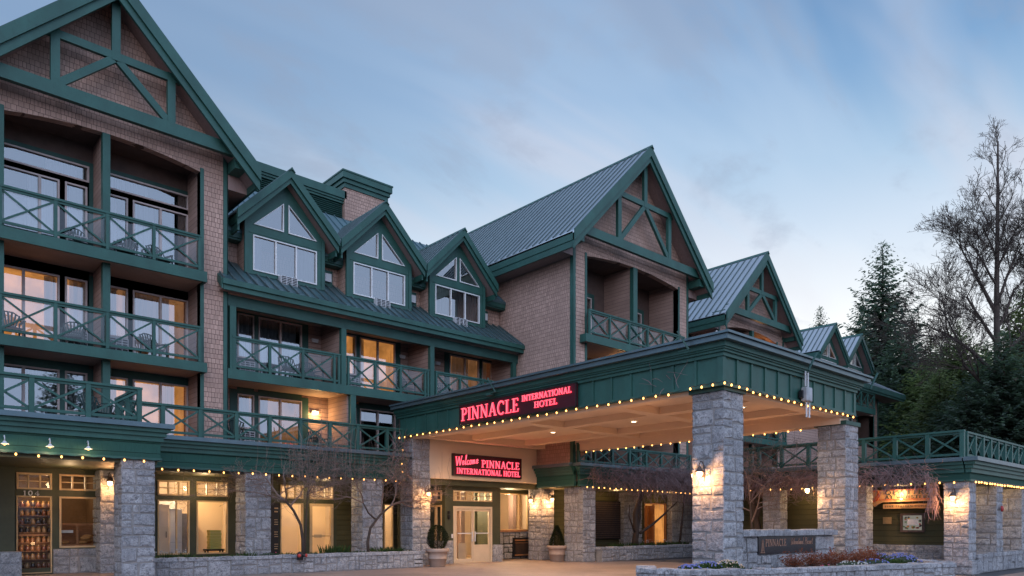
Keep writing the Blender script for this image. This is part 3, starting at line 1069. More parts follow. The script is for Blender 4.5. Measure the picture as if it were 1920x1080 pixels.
def dormer(cx, x0, x1, yf, yr, zbase, zsp, z_tip, z_apex, hw, wz, tri, yb, ac=True, cur=((0, .35), (.78, 1)), mat_roof=None, lit=None):
    """Dormer with a rectangular three-light window and two triangles above it."""
    mm = (x0 + x1) / 2
    sl = (z_apex - z_tip) / hw
    zu = lambda x: z_apex - abs(x - mm) * sl - .42
    wx0, wx1 = x0 + .26, x1 - .28
    m = MB()
    wall_y(m, x0, x1, zbase, tri[0] - .16, yf, yf + .12, [(wx0, wx1, wz[0], wz[1])])
    # pediment frame pieces round the two triangles
    tz0, tz1 = tri; g = .085
    k = (tz1 - tz0) / (mm - .08 - (x0 + .28))
    tL = [(x0 + .28, tz0), (mm - g, tz0), (mm - g, tz1)]
    tR = [(mm + g, tz0), (x1 - .28, tz0), (mm + g, tz1)]
    m.box(mm - g, mm + g, yf, yf + .12, tz0, zu(mm))
    m.prism([(x0, tri[0] - .16), (x1, tri[0] - .16), (x1, tz0), (x0, tz0)], 'y', yf, yf + .12)
    m.prism([(x0, tz0), (x0 + .28, tz0), (mm - g, tz1), (mm - g, zu(mm - g)), (x0, zu(x0))], 'y', yf, yf + .12)
    m.prism([(x1 - .28, tz0), (x1, tz0), (x1, zu(x1)), (mm + g, zu(mm + g)), (mm + g, tz1)], 'y', yf, yf + .12)
    w = m.build('dormer_wall', GREEN, hotel)
    t = MB()
    for s0, s1 in ((x0, x0 + .1), (x1 - .1, x1)):
        t = MB(); t.box(s0, s1, yf + .12, yb, zbase - .3, zu(x0) + .05); t.build('dormer_cheek', SHINGLE, w)
    t = MB(); t.box(x0 - .03, x0 + .1, yf - .03, yf, zbase, zu(x0) - .03).box(x1 - .1, x1 + .03, yf - .03, yf, zbase, zu(x1) - .03)
    t.box(x0 + .1, x1 - .1, yf - .02, yf, zbase, zbase + .09)
    t.box(x0 + .1, x1 - .1, yf - .016, yf, wz[1] + .06, wz[1] + .12)
    t.build('dormer_trim', GREEN, w)
    cs = [(wx0 + (wx1 - wx0) * a, wx0 + (wx1 - wx0) * b) for a, b in cur]
    window(hotel, wx0, wx1, wz[0], wz[1], yf, (wx0 + (wx1 - wx0) * .345, wx0 + (wx1 - wx0) * .665), frame=FRAME_W, curtain=cs, room=lit or 'dark', w=.04, bar=.025)
    window(hotel, 0, 0, tz0, tz1, yf, shape=tL, frame=FRAME_W, room=None, w=.032)
    window(hotel, 0, 0, tz0, tz1, yf, shape=tR, frame=FRAME_W, room=None, w=.032)
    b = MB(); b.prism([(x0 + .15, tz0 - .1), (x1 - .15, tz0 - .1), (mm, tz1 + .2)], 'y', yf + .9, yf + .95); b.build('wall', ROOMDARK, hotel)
    gable_roof(hotel, mm + (cx - mm) * 0.0, hw, z_tip, z_apex, yr, yb, 0.46, yf, step=.33)
    if ac:
        ac_unit(hotel, mm - .28, mm + .34, yf - .02, zbase - .18, zbase + .14)


for (x0, x1, cur) in ((9.71, 12.58, ((0, .16), (.70, .98))), (13.52, 16.34, ((0, .1),)), (17.27, 20.14, ((0, .97),))):
    dormer((x0 + x1) / 2, x0, x1, 24.15, 23.7, 9.98, 11.6, 11.85, 13.75, 1.84, (10.12, 11.32), (11.68, 12.68), 27.6, cur=cur)
# small wall boxes between the dormers
for x in (12.85, 16.63, 20.45, 8.95):
    m = MB(); m.box(x - .03, x + .43, 24.80, 24.86, 10.42, 11.0); o = m.build('light_box_board', GREEN, hotel)
    m = MB(); m.box(x + .08, x + .34, 24.70, 24.80, 10.56, 10.86); m.build('light_box', WHITEM, o)
# penthouse plant room with louvres and lift tower
m = MB(); m.box(9.5, 16.8, 30.5, 36, 14.4, 16.5); m.build('wall', CLAP, hotel)
m = MB(); m.box(9.3, 16.9, 30.2, 36, 16.6, 16.95).box(9.4, 16.85, 30.32, 30.5, 16.4, 16.6).box(9.35, 16.85, 30.26, 30.32, 16.5, 16.6); m.build('roof_cornice', GREEN, hotel)
m = MB(); m.box(9.6, 16.8, 30.44, 30.5, 15.55, 16.4); o = m.build('louvre_panel', GREEN_DK, hotel)
m = MB()
for k in range(9): m.prism([(30.36, 15.60 + k * .088), (30.44, 15.66 + k * .088), (30.44, 15.67 + k * .088), (30.36, 15.61 + k * .088)], 'x', 9.65, 16.75)
m.build('louvre_slats', GREEN, o)
m = MB(); m.box(16.8, 19.05, 30.2, 32.3, 13.5, 17.3); m.build('lift_tower', SHINGLE, hotel)
m = MB()
for k, (e, za, zb) in enumerate(((.05, 17.12, 17.32), (.12, 17.32, 17.5), (.20, 17.5, 17.78))): m.box(16.8 - e, 19.05 + e, 30.2 - e, 32.3 + e, za, zb)
m.box(16.57, 19.28, 29.97, 32.53, 17.78, 17.85)
m.build('roof_cornice', GREEN, hotel)

# ------------------------------------------------------------- right gabled wing
big_gable(25.6, 4.0, 4.8, 20.3, 19.4, 13.02, 17.9, 33.0, 22.42, 28.80, 25.46, 25.74,
          [(8.97, 9.29), (6.20, 6.5)], 19.93, (21.98, 28.9), y_glaze=22.0)
winsC = [W(23.0, 24.6, 9.45, 11.7, m=(23.8,), c=[(23.1, 23.6)]), W(26.6, 28.2, 9.45, 11.7, m=(27.4,), c=[(27.6, 28.1)]),
         W(23.0, 24.6, 6.62, 8.6, m=(23.8,), room='dim', c=[(23.1, 23.6)]), W(26.6, 28.2, 6.62, 8.6, m=(27.4,), room='lit', c=[(27.6, 28.1)]),
         W(23.0, 24.6, 4.1, 6.0, m=(23.8,), c=[(23.1, 23.6)]), W(26.6, 28.2, 4.1, 6.0, m=(27.4,), c=[(27.6, 28.1)])]
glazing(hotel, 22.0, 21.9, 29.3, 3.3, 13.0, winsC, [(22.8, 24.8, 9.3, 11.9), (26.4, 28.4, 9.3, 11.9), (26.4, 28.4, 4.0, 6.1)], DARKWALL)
railing(hotel, 'x', 19.98, (22.23, 23.50, 24.78, 26.06, 27.2, 28.36, 28.8), 9.29, 10.32, xb=.05, skip=(5,))
railing(hotel, 'x', 19.98, (22.23, 23.50, 24.78, 26.06, 27.2, 28.36, 28.8), 6.50, 7.55, xb=.05, skip=(5,))
# recess between the gabled wings, with downpipe
m = MB(); m.box(29.5, 33.4, 23.2, 23.4, 3.3, 12.0); m.build('wall', CLAP, hotel)
m = MB(); m.prism([(22.6, 11.6), (28.0, 15.2), (28, 15.1), (22.6, 11.5)], 'x', 29.0, 33.6)
ribs_slope(m, 'x', 29.0, 33.5, lambda t: (t, 22.6, 11.6), lambda t: (t, 28.0, 15.2), 0.4); m.build('roof', ROOFM, hotel)
m = MB(); m.box(29.4, 33.2, 22.52, 22.6, 11.35, 11.6); m.build('eave_fascia', GREEN, hotel)
m = MB(); m.tube([(29.72, 20.5, 3.9), (29.72, 20.5, 12.2)], .055, 8); m.tube([(33.0, 21.6, 4.0), (33.0, 21.6, 10.6), (32.8, 21.2, 11.0), (32.6, 20.6, 11.4)], .05, 8)
m.build('downpipe', WHITEM, hotel, True)

# ------------------------------------------------------------- far gabled wing
big_gable(36.6, 3.4, 4.0, 20.9, 20.0, 12.25, 16.25, 33.0, 34.0, 39.2, 36.5, 36.7,
          [(8.5, 8.82), (5.92, 6.22)], 20.35, (33.5, 39.4), tie=(12.5, 12.84), arch=(11.9, 12.2), y_glaze=22.5)
winsD = [W(34.6, 36.0, 9.0, 11.2, m=(35.3,), room='dark'), W(37.2, 38.8, 9.0, 11.2, m=(38.0,), room='lit', c=[(37.3, 37.6)]),
         W(34.6, 36.0, 6.4, 8.3, m=(35.3,), c=[(34.7, 35.2)]), W(37.2, 38.8, 6.4, 8.3, m=(38.0,), c=[(37.3, 37.8)]),
         W(34.6, 36.0, 4.0, 5.8, m=(35.3,), c=[(34.7, 35.2)]), W(37.2, 38.8, 4.0, 5.8, m=(38.0,))]
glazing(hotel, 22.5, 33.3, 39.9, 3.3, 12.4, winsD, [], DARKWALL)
railing(hotel, 'x', 20.40, (33.6, 34.8, 36.0, 37.2, 38.4, 39.3), 8.82, 9.9, xb=.05)
railing(hotel, 'x', 20.40, (33.6, 34.8, 36.0, 37.2, 38.4, 39.3), 6.22, 7.3, xb=.05)

# ------------------------------------------------------------- end range with two dormers
m = MB(); wall_y(m, 40.0, 53.7, 3.0, 10.4, 21.0, 21.25, [(48.4, 49.5, 7.0, 9.2), (45, 46.5, 4.2, 6.2), (50.3, 52.9, 6.9, 9.1), (50.3, 52.9, 3.6, 5.9)]); m.box(53.45, 53.7, 21.25, 33, 3, 10.4)
m.box(40, 53.7, 24.4, 24.6, 10.0, 12.0)
m.build('wall', CLAP, hotel)
m = MB(); m.box(50.2, 53.0, 22.6, 22.7, 3.3, 9.4).box(50.1, 50.25, 21.25, 22.7, 3.3, 9.4).box(52.95, 53.1, 21.25, 22.7, 3.3, 9.4); m.build('wall', DARKWALL, hotel)
m = MB(); m.box(50.18, 50.3, 20.97, 21.26, 3.4, 9.2).box(52.9, 53.05, 20.97, 21.26, 3.4, 9.2).box(53.58, 53.73, 20.97, 21.0, 3.2, 10.4); m.build('corner_trim', GREEN, hotel)
for (a, b, c, d) in ((48.4, 49.5, 7.0, 9.2), (45, 46.5, 4.2, 6.2)): window(hotel, a, b, c, d, 21.0, ((a + b) / 2,), frame=FRAME_W, curtain=[(a + .1, a + .5)])
m = MB(); m.box(46.2, 50.6, 20.0, 21.0, 8.9, 9.2); s_ = m.build('balcony_floor', TAN, hotel)
m = MB(); m.box(46.18, 50.62, 19.93, 20.0, 8.86, 9.25); m.build('edge_board', GREEN, s_)
railing(hotel, 'x', 20.0, (46.3, 47.4, 48.5, 49.5, 50.55), 9.25, 10.3, xb=.05)
m = MB(); m.prism([(19.9, 10.75), (21.9, 11.9), (21.9, 11.8), (19.9, 10.65)], 'x', 40.2, 55.6)
ribs_slope(m, 'x', 40.2, 55.6, lambda t: (t, 19.9, 10.75), lambda t: (t, 21.9, 11.9), 0.4)
m.prism([(21.5, 11.9), (27, 15.0), (27, 14.9), (21.5, 11.8)], 'x', 40.2, 53.5)
m.build('roof', ROOFM, hotel)
m = MB(); m.box(40.2, 55.6, 19.84, 19.9, 10.42, 10.76).box(40.2, 55.5, 19.9, 19.98, 10.28, 10.42).box(55.55, 55.61, 19.9, 21.9, 10.4, 10.8); m.build('eave_fascia', GREEN, hotel)
m = MB(); m.box(40.2, 55.5, 19.98, 21.2, 10.34, 10.4); m.build('soffit', SOFFIT, hotel)
for cx, lt in ((46.0, 'lit'), (49.9, None)):
    dormer(cx, cx - 1.35, cx + 1.35, 21.0, 20.5, 11.0, 12, 12.3, 14.25, 1.95, (11.15, 11.95), (12.2, 13.1), 25.5, ac=False, lit=lt, cur=((0, .3),))

# continuation of the hotel to the left, outside the picture
m = MB(); m.box(-14, 2.15, 24.6, 34, 0, 11.2); m.build('wall', SHINGLE, hotel)
m = MB(); m.prism([(24.0, 11.1), (29.5, 15.2), (35, 11.1), (35, 11.0), (29.5, 15.1), (24.0, 11.0)], 'x', -14.5, 2.15); m.build('roof', ROOFDK, hotel)
# block behind, so that the roofs stand on something
m = MB(); m.box(2.3, 29.5, 28.5, 38, 0, 11.3).box(29.5, 53.4, 26.5, 33, 0, 11.3); m.build('wall', CLAP, hotel)


# ================================================================== GROUND-FLOOR ARCADE (part of the hotel)
def fascia_run(parent, axis, c, a0, a1, zb, zt, out=-1, ends=(0, 0)):
    """Clapboard fascia with stepped cornice and gutter. zt: top of the gutter."""
    m = MB(); g = MB(); t = MB()

    def B(mb, d0, d1, za, zb_, e=0.0):
        lo, hi = sorted((c + out * d0, c + out * d1))
        aa, bb = a0 - e * ends[0], a1 + e * ends[1]
        if axis == 'x': mb.box(aa, bb, lo, hi, za, zb_)
        else: mb.box(lo, hi, aa, bb, za, zb_)
    B(m, -.14, 0, zb, zt - .33)
    o = m.build('fascia', GREEN_SIDING, parent)
    B(t, -.1, .035, zb - .03, zb + .035, .035)
    B(t, -.1, .06, zt - .46, zt - .33, .06)
    B(t, -.1, .12, zt - .33, zt - .22, .12)
    B(t, -.1, .19, zt - .22, zt - .12, .19)
    t.build('cornice', GREEN, o)
    B(g, -.1, .28, zt - .12, zt, .28)
    g.build('gutter', GUTTER, o)
    return o


# left shop arcade (nearer) and middle arcade (set back)
fascia_run(hotel, 'x', 20.4, -8.0, 5.95, 3.22, 4.14, -1, (0, 1))
fascia_run(hotel, 'y', 5.95, 20.55, 22.6, 3.22, 4.14, 1, (0, 0))
fascia_run(hotel, 'x', 22.6, 5.95, 15.1, 3.20, 4.12, -1)
m = MB(); m.box(-8, 5.9, 20.55, 24.0, 3.95, 4.06).box(5.9, 15.5, 22.75, 25.3, 3.95, 4.05).box(-8, 5.9, 24, 25.3, 3.95, 4.06).box(15.5, 21.7, 22.7, 25.3, 3.95, 4.05)
m.build('roof_deck', ASPH, hotel)
m = MB(); m.box(-8, 5.9, 20.5, 24.0, 3.1, 3.2).box(5.9, 16.0, 22.75, 25.0, 3.1, 3.2); m.build('arcade_ceiling', OLIVE, hotel)
railing(hotel, 'x', 20.35, (1.0, 2.02, 3.08, 4.26, 5.42), 4.14, 5.04, glass=False, xb=.055, post_w=.11, name='deck_railing')
railing(hotel, 'y', 5.42, (20.35, 21.4, 22.45), 4.14, 5.04, glass=False, xb=.055, post_w=.1, name='deck_railing')
railing(hotel, 'x', 22.5, (5.5, 6.62, 7.67, 8.76, 9.83, 10.88, 11.94, 13.0, 14.2, 14.85), 4.12, 5.03, glass=False, xb=.055, post_w=.11, name='deck_railing')
# columns of the arcade
stone_column(hotel, 5.02, 5.83, 20.42, 21.2, 0, 3.2, 11)
stone_column(hotel, 9.10, 9.95, 22.62, 23.45, 0, 3.2, 12)
stone_column(hotel, 13.28, 14.12, 22.62, 23.45, 0, 3.2, 13)
stone_column(hotel, 5.20, 5.62, 23.4, 24.3, 0, 3.1, 14, name='stone_pilaster', sides='ws')
# shop fronts
SF1, SF2 = 24.0, 24.8


def shop_room(x0, x1, y0, y1, z0, z1, mat, name='shop_interior'):
    r = MB()
    r.poly([(x0, y1, z0), (x1, y1, z0), (x1, y1, z1), (x0, y1, z1)])
    r.poly([(x0, y0, z0), (x0, y1, z0), (x0, y1, z1), (x0, y0, z1)])
    r.poly([(x1, y0, z0), (x1, y1, z0), (x1, y1, z1), (x1, y0, z1)])
    r.poly([(x0, y0, z1), (x1, y0, z1), (x1, y1, z1), (x0, y1, z1)])
    r.poly([(x0, y0, z0), (x1, y0, z0), (x1, y1, z0), (x0, y1, z0)])
    return r.build(name, mat, hotel)


def transom(x0, x1, z0, z1, y, n=3, **k):
    return window(hotel, x0, x1, z0, z1, y, [x0 + (x1 - x0) * i / n for i in range(1, n)], ((z0 + z1) / 2,), frame=FRAME_T, glass=GLASS_S, room=None, name='transom_window', w=.05, bar=.02, **k)


m = MB(); wall_y(m, -6, 6.6, .12, 3.15, SF1, SF1 + .12, [(3.28, 4.12, .3, 2.32), (3.28, 4.12, 2.5, 2.96), (4.30, 5.28, .86, 2.32), (4.30, 5.28, 2.5, 2.96)])
m.box(2.55, 3.2, SF1 - .35, SF1, .12, 3.15)
m.build('shop_front', OLIVE, hotel)
m = MB(); m.box(-6, 5.9, 20.9, SF1 + .1, 0.0, .13); m.build('arcade_floor', PAVE, hotel)
transom(3.28, 4.12, 2.5, 2.96, SF1); transom(4.30, 5.28, 2.5, 2.96, SF1)
window(hotel, 4.30, 5.28, .86, 2.32, SF1, frame=FRAME_T, glass=GLASS_S, room=None, name='shop_window', w=.05)
window(hotel, 3.28, 4.12, .16, 2.32, SF1, frame=FRAME_T, glass=GLASS_S, room=None, name='shop_window', w=.03)
rnd = random.Random(3)
m = MB(); m.box(4.15, 5.3, SF1 - .03, SF1 - .002, .13, .83).build('plinth_core', MORTAR, hotel)
m = MB(); stone_face(m, 'y', SF1 - .03, 4.15, 5.3, .12, .84, rnd, -1, (.5, .38)); m.build('stone_plinth', STONE, hotel)
m = MB(); stone_face(m, 'y', 22.9, 1.8, 3.25, 0, .80, rnd, -1, (.5, .38)); m.box(1.8, 3.25, 22.9, 23.6, 0, .8); m.build('stone_plinth', STONE, hotel)
shop_room(2.9, 5.7, SF1 + .13, 27.5, .13, 3.05, SHOPDARK)
# house number, raised letters are made further below

holes2 = [(7.14, 8.12, .55, 2.32), (7.14, 8.12, 2.46, 2.95), (8.34, 9.37, .55, 2.32), (8.34, 9.37, 2.46, 2.95), (11.22, 12.1, .35, 2.30), (11.22, 12.1, 2.46, 2.95), (12.35, 13.3, .05, 2.30), (12.35, 13.3, 2.46, 2.95), (15.5, 15.95, .3, 2.35)]
m = MB(); wall_y(m, 6.6, 13.45, 0, 3.15, SF2, SF2 + .12, holes2); m.box(6.5, 6.6, SF1, SF2 + .12, 0, 3.15); m.build('shop_front', OLIVE, hotel)
m = MB(); wall_y(m, 13.45, 16.5, 0, 3.15, SF2, SF2 + .12, holes2); m.build('shop_front', OLIVE_SIDING, hotel)
for a, b in ((7.14, 8.12), (8.34, 9.37), (11.22, 12.1), (12.35, 13.3)): transom(a, b, 2.46, 2.95, SF2)
window(hotel, 7.14, 8.12, .55, 2.32, SF2, (7.72,), frame=FRAME_T, glass=GLASS_S, room=None, name='shop_window', w=.045, bar=.02)
window(hotel, 8.34, 9.37, .55, 2.32, SF2, frame=FRAME_T, glass=GLASS_S, room=None, name='shop_window', w=.045)
window(hotel, 11.22, 12.1, .35, 2.30, SF2, frame=FRAME_T, glass=GLASS_S, room=None, name='shop_window', w=.045)
window(hotel, 15.5, 15.95, .3, 2.35, SF2, frame=FRAME_T, glass=GLASS_S, room=None, name='shop_window', w=.045)
d = window(hotel, 12.35, 13.3, .05, 2.30, SF2, frame=FRAME_T, glass=GLASS_S, room=None, name='shop_door', w=.10)
m = MB(); m.box(12.45, 13.2, SF2 - .06, SF2 - .03, 1.08, 1.13).box(12.50, 12.80, SF2 - .075, SF2 - .06, 1.05, 1.16); m.build('push_bar', FRAME_T, d)
m = MB(); m.poly([(11.27, SF2 + .3, .35), (12.05, SF2 + .3, .35), (12.05, SF2 + .3, 2.3), (11.27, SF2 + .3, 2.3)])
m.poly([(12.47, SF2 + .5, .05), (13.25, SF2 + .5, .05), (13.25, SF2 + .5, 2.3), (12.47, SF2 + .5, 2.3)]); m.build('window_blind', BLIND, hotel)
m = MB(); m.poly([(8.5, SF2 + .5, .5), (9.4, SF2 + .5, .5), (9.4, SF2 + .5, 2.32), (8.5, SF2 + .5, 2.32)]); m.build('window_blind', BLIND, hotel)
shop_room(6.65, 16.4, SF2 + .13, 28.3, .03, 3.08, CREAM)

# ------------------------------------------------------------- entrance
m = MB(); m.box(16.02, 21.9, 22.42, 22.62, 3.28, 4.95); m.build('entrance_wall', CREAM, hotel)
m = MB(); m.box(16.0, 21.9, 22.62, 25.6, 3.05, 3.28); m.build('arcade_ceiling', OLIVE, hotel)
EY = 22.9
# glazed porch with its double door
m = MB()
wall_y(m, 17.10, 19.96, .0, 3.05, EY, EY + .14, [(17.50, 19.50, 0, 2.26), (17.50, 19.50, 2.46, 2.88)])
wall_x(m, EY + .14, 24.3, 0, 3.05, 17.10, 17.22, [(EY + .2, 24.1, .1, 2.3), (EY + .2, 24.1, 2.46, 2.88)])
m.build('entrance_porch', OLIVE, hotel)
dm = MB()
dm.box(17.50, 17.60, EY - .03, EY + .1, 0, 2.26).box(19.40, 19.50, EY - .03, EY + .1, 0, 2.26).box(17.6, 19.4, EY - .03, EY + .1, 2.16, 2.26).box(17.6, 19.4, EY - .02, EY + .12, -.01, .03)
dframe = dm.build('door_frame', DOORP, hotel)
for a, b, s in ((17.61, 18.49, 1), (18.51, 19.39, -1)):
    m = MB(); m.box(a, a + .09, EY, EY + .05, .04, 2.15) if False else m.box(a, a + .065, EY, EY + .05, .04, 2.15).box(b - .065, b, EY, EY + .05, .04, 2.15).box(a + .065, b - .065, EY, EY + .05, 2.07, 2.15).box(a + .065, b - .065, EY, EY + .05, .04, .16)
    if s < 0: m.box(a + .065, b - .065, EY + .005, EY + .022, .16, .72)
    else: m.box(a + .38, b - .09, EY + .3, EY + .34, .10, .78)
    o = m.build('entrance_door', DOORP, hotel)
    g = MB(); g.poly([(a + .06, EY + .025, .15), (b - .06, EY + .025, .15), (b - .06, EY + .025, 2.08), (a + .06, EY + .025, 2.08)]); g.build('pane', GLASS_S, o)
    h = MB(); hx = b - .06 if s > 0 else a + .06
    h.box(hx - .02, hx + .02, EY - .07, EY - .03, .85, 1.25).box(hx - .02, hx + .02, EY - .03, EY, .88, .92).box(hx - .02, hx + .02, EY - .03, EY, 1.18, 1.22).box(a + .1, b - .1, EY - .03, EY, 1.16, 1.20)
    h.build('door_handle', WHITEM, o)
transom(17.50, 19.50, 2.46, 2.88, EY, 6)
# stone plinths of the porch
rnd = random.Random(5)
m = MB(); stone_face(m, 'y', EY - .06, 16.95, 17.46, 0, .92, rnd); m.box(16.95, 17.46, EY - .06, EY + .5, 0, .90)
stone_face(m, 'y', EY - .10, 19.54, 20.0, 0, .72, rnd); m.box(19.54, 20.0, EY - .10, EY + .3, 0, .70); stone_face(m, 'x', 19.54, EY - .1, EY + .3, 0, .7, rnd); m.build('stone_plinth', STONE, hotel)
# side of the porch and recessed lobby wall
m = MB(); m.box(19.82, 19.96, EY + .14, 24.3, 0, 3.05); m.build('entrance_porch', OLIVE, hotel)
for z0, z1 in ((.1, 2.3), (2.46, 2.88)):
    m = MB(); wall_x(m, EY + .2, 24.1, z0, z1, 17.08, 17.2, [(EY + .27, EY + .6, z0 + .07, z1 - .07), (EY + .67, 24.03, z0 + .07, z1 - .07)]); f_ = m.build('side_window', FRAME_T, hotel)
    m = MB(); m.poly([(17.13, EY + .22, z0), (17.13, 24.08, z0), (17.13, 24.08, z1), (17.13, EY + .22, z1)]); m.build('pane', GLASS_S, f_)
LY = 24.3
lob = [(17.3, 19.75, 0, 2.9), (20.9, 22.85, 1.28, 2.93)]
m = MB(); wall_y(m, 15.9, 24.0, 0, 3.1, LY, LY + .12, lob); m.build('entrance_wall', OLIVE, hotel)
window(hotel, 20.9, 22.85, 1.28, 2.93, LY, (22.3,), frame=FRAME_T, glass=GLASS_S, room=None, name='lobby_window', w=.05)
m = MB(); stone_face(m, 'y', LY - .05, 20.0, 23.8, 0, 1.2, rnd); m.box(20.0, 23.8, LY - .12, LY + .0, 1.18, 1.26); m.build('stone_plinth', STONE, hotel)
m = MB(); m.box(20.02, 23.6, LY - .16, LY - .05, 1.22, 1.27); m.build('window_sill', WOOD, hotel)
shop_room(16.5, 24.0, LY + .13, 28.4, .02, 3.08, CREAM, 'lobby_interior')
m = MB()
for x in (22.0, 23.1, 18.9, 20.0): m.box(x, x + .22, 25.6, 25.9, 0, 3.05)
m.box(22.6, 23.0, 26.6, 26.7, .3, 2.2); m.box(19.4, 19.9, 26.9, 26.95, .5, 2.4)
m.build('lobby_pillar', SOFFIT, hotel)
# fireplace
fp = MB(); fp.box(21.83, 22.9, LY - .16, LY - .05, .08, .95); o = fp.build('fireplace_surround', BLACKM, hotel)
m = MB(); m.box(21.9, 22.85, LY - .18, LY - .165, .80, .86).box(21.9, 22.85, LY - .18, LY - .165, .70, .72).box(21.9, 22.85, LY - .18, LY - .165, .14, .20); m.build('fireplace_trim', WOOD, o)
m = MB(); m.box(21.95, 22.8, LY - .17, LY - .162, .24, .68); m.build('fireplace_glass', paint('fire_glass', (.05, .035, .03), .1, .3), o)

# ------------------------------------------------------------- arcade in front of the right wing
AC = 20.05
fascia_run(hotel, 'x', AC, 21.75, 29.7, 3.12, 4.02, -1, (1, 0))
fascia_run(hotel, 'y', 21.55, AC + .15, 22.35, 3.12, 4.02, -1)
fascia_run(hotel, 'y', 29.7, 15.9, AC, 3.12, 4.02, -1)
m = MB(); m.box(21.9, 34, AC + .15, 23, 3.9, 3.98).box(29.85, 34, 16, AC + .2, 3.9, 3.98).box(34, 53, 18, 21, 3.6, 3.7); m.build('roof_deck', ASPH, hotel)
m = MB(); m.box(21.9, 34, AC + .15, 23, 3.06, 3.12); m.build('arcade_ceiling', OLIVE, hotel)
railing(hotel, 'x', AC + .08, (21.75, 22.72, 23.84, 24.98, 26.14, 27.25, 28.36, 29.5), 4.02, 4.84, glass=False, xb=.055, post_w=.11, name='deck_railing')
stone_column(hotel, 21.95, 22.74, 20.07, 21.15, 0, 3.12, 21)
stone_column(hotel, 24.0, 24.9, 22.0, 22.4, 0, 3.1, 22, name='stone_pilaster', sides='ws')
stone_column(hotel, 26.9, 28.3, 22.0, 22.4, 0, 3.1, 23, name='stone_pilaster', sides='ws')
stone_column(hotel, 30.7, 32.6, 22.0, 22.4, 0, 3.1, 24, name='stone_pilaster', sides='ws')
m = MB(); wall_y(m, 23.9, 34, 0, 3.1, 22.3, 22.42, [(28.8, 30.6, .3, 2.6)]); m.box(23.9, 24.0, 22.3, 24.3, 0, 3.1); m.build('shop_front', OLIVE_SIDING, hotel)
m = MB(); m.box(24.9, 26.9, 22.2, 22.28, .85, 2.62); o = m.build('window_shutter', BLACKM, hotel)
m = MB()
for k in range(17): m.box(24.95, 26.85, 22.17, 22.2, .9 + k * .1, .96 + k * .1)
m.build('shutter_slats', IRON, o)
window(hotel, 28.8, 30.6, .3, 2.6, 22.3, (29.6,), frame=WOOD, glass=GLASS_S, room='lit', name='shop_window')
m = MB(); m.box(28.9, 29.5, 22.9, 23.2, 1.35, 1.42).box(28.9, 29.5, 22.9, 23.2, .85, .9).box(29.7, 29.8, 22.8, 23.2, .3, 2.5).box(30.1, 30.2, 22.8, 23.2, .3, 2.5); m.build('shop_shelf', WOOD, hotel)

# ================================================================== CANOPY
canopy = root('entrance_canopy', (18.7, 16, 0), 'green fascia drive-through entrance canopy with coffered ceiling on stone columns', 'canopy')
canopy['_split'] = 1
CX0, CX1, CY0, CY1 = 15.1, 22.3, 9.4, 22.4
ZB, ZT = 4.80, 5.95
m = MB()
for (a, b, c, d) in ((CX0, CX1, CY0, CY0 + .18), (CX0, CX0 + .18, CY0 + .18, CY1 + .6), (CX1 - .18, CX1, CY0 + .18, CY1)):
    m.box(a, b, c, d, ZB, 5.62)
m.build('fascia', GREEN, canopy)
m = MB()
y = CY0 + .72
while y < CY1 + .4:
    m.box(CX0 - .035, CX0, y - .035, y + .035, ZB + .06, 5.50); y += .66
x = CX0 + .62
while x < CX1 - .1:
    m.box(x - .035, x + .035, CY0 - .035, CY0, ZB + .06, 5.50); x += .655
m.box(CX0 - .035, CX0 + .10, CY0 - .035, CY0, ZB + .06, 5.5).box(CX0 - .035, CX0, CY0, CY0 + .12, ZB + .06, 5.5).box(CX1 - .1, CX1 + .035, CY0 - .035, CY0, ZB + .06, 5.5)
m.box(CX0 - .045, CX1 + .045, CY0 - .045, CY0, ZB - .02, ZB + .06).box(CX0 - .045, CX0, CY0, CY1 + .6, ZB - .02, ZB + .06).box(CX1, CX1 + .045, CY0, CY1, ZB - .02, ZB + .06)
m.build('batten', GREEN, canopy)


def ring(mb, e, za, zb):
    mb.box(CX0 - e, CX1 + e, CY0 - e, CY0 + .05, za, zb).box(CX0 - e, CX0 + .05, CY0 + .05, CY1 + .75, za, zb).box(CX1 - .05, CX1 + e, CY0 + .05, CY1, za, zb)


m = MB(); ring(m, .07, 5.47, 5.56); ring(m, .12, 5.56, 5.62); ring(m, .20, 5.66, 5.78); ring(m, .16, 5.62, 5.66)
m.build('cornice', GREEN, canopy)
m = MB(); ring(m, .34, 5.78, 5.90); ring(m, .40, 5.90, 5.955); m.build('gutter', GUTTER, canopy)
m = MB(); m.box(CX0, CX1, CY0, CY1 + .5, 5.62, 5.80)
m.box(CX0 - .37, CX1 + .37, CY0 - .37, CY1 + .7, 5.90, 5.962); m.build('roof', ROOFDK, canopy)
# coffered ceiling
m = MB(); m.box(CX0 + .18, CX1 - .18, CY0 + .18, CY1, 4.98, 5.08); m.build('ceiling', CEIL, canopy)
m = MB()
for y in (CY0 + .35, 13.3, 17.2, CY1 - .3): m.box(CX0 + .18, CX1 - .18, y - .21, y + .21, 4.72 if y < CY0 + 1 or y > 21 else 4.78, 4.985)
for x in (CX0 + .36, 17.85, 20.6, CX1 - .4): m.box(x - .20, x + .20, CY0 + .18, CY1, 4.715 if x in (CX0 + .36,) else 4.783, 4.984)
m.box(CX1 - .55, CX1 + .02, CY0 + .19, CY1 + .01, 4.52, 4.80)
m.box(CX0 + .181, CX0 + .55, CY0 + .2, CY1, 4.70, 4.79)
m.build('ceiling_beam', CEIL, canopy)
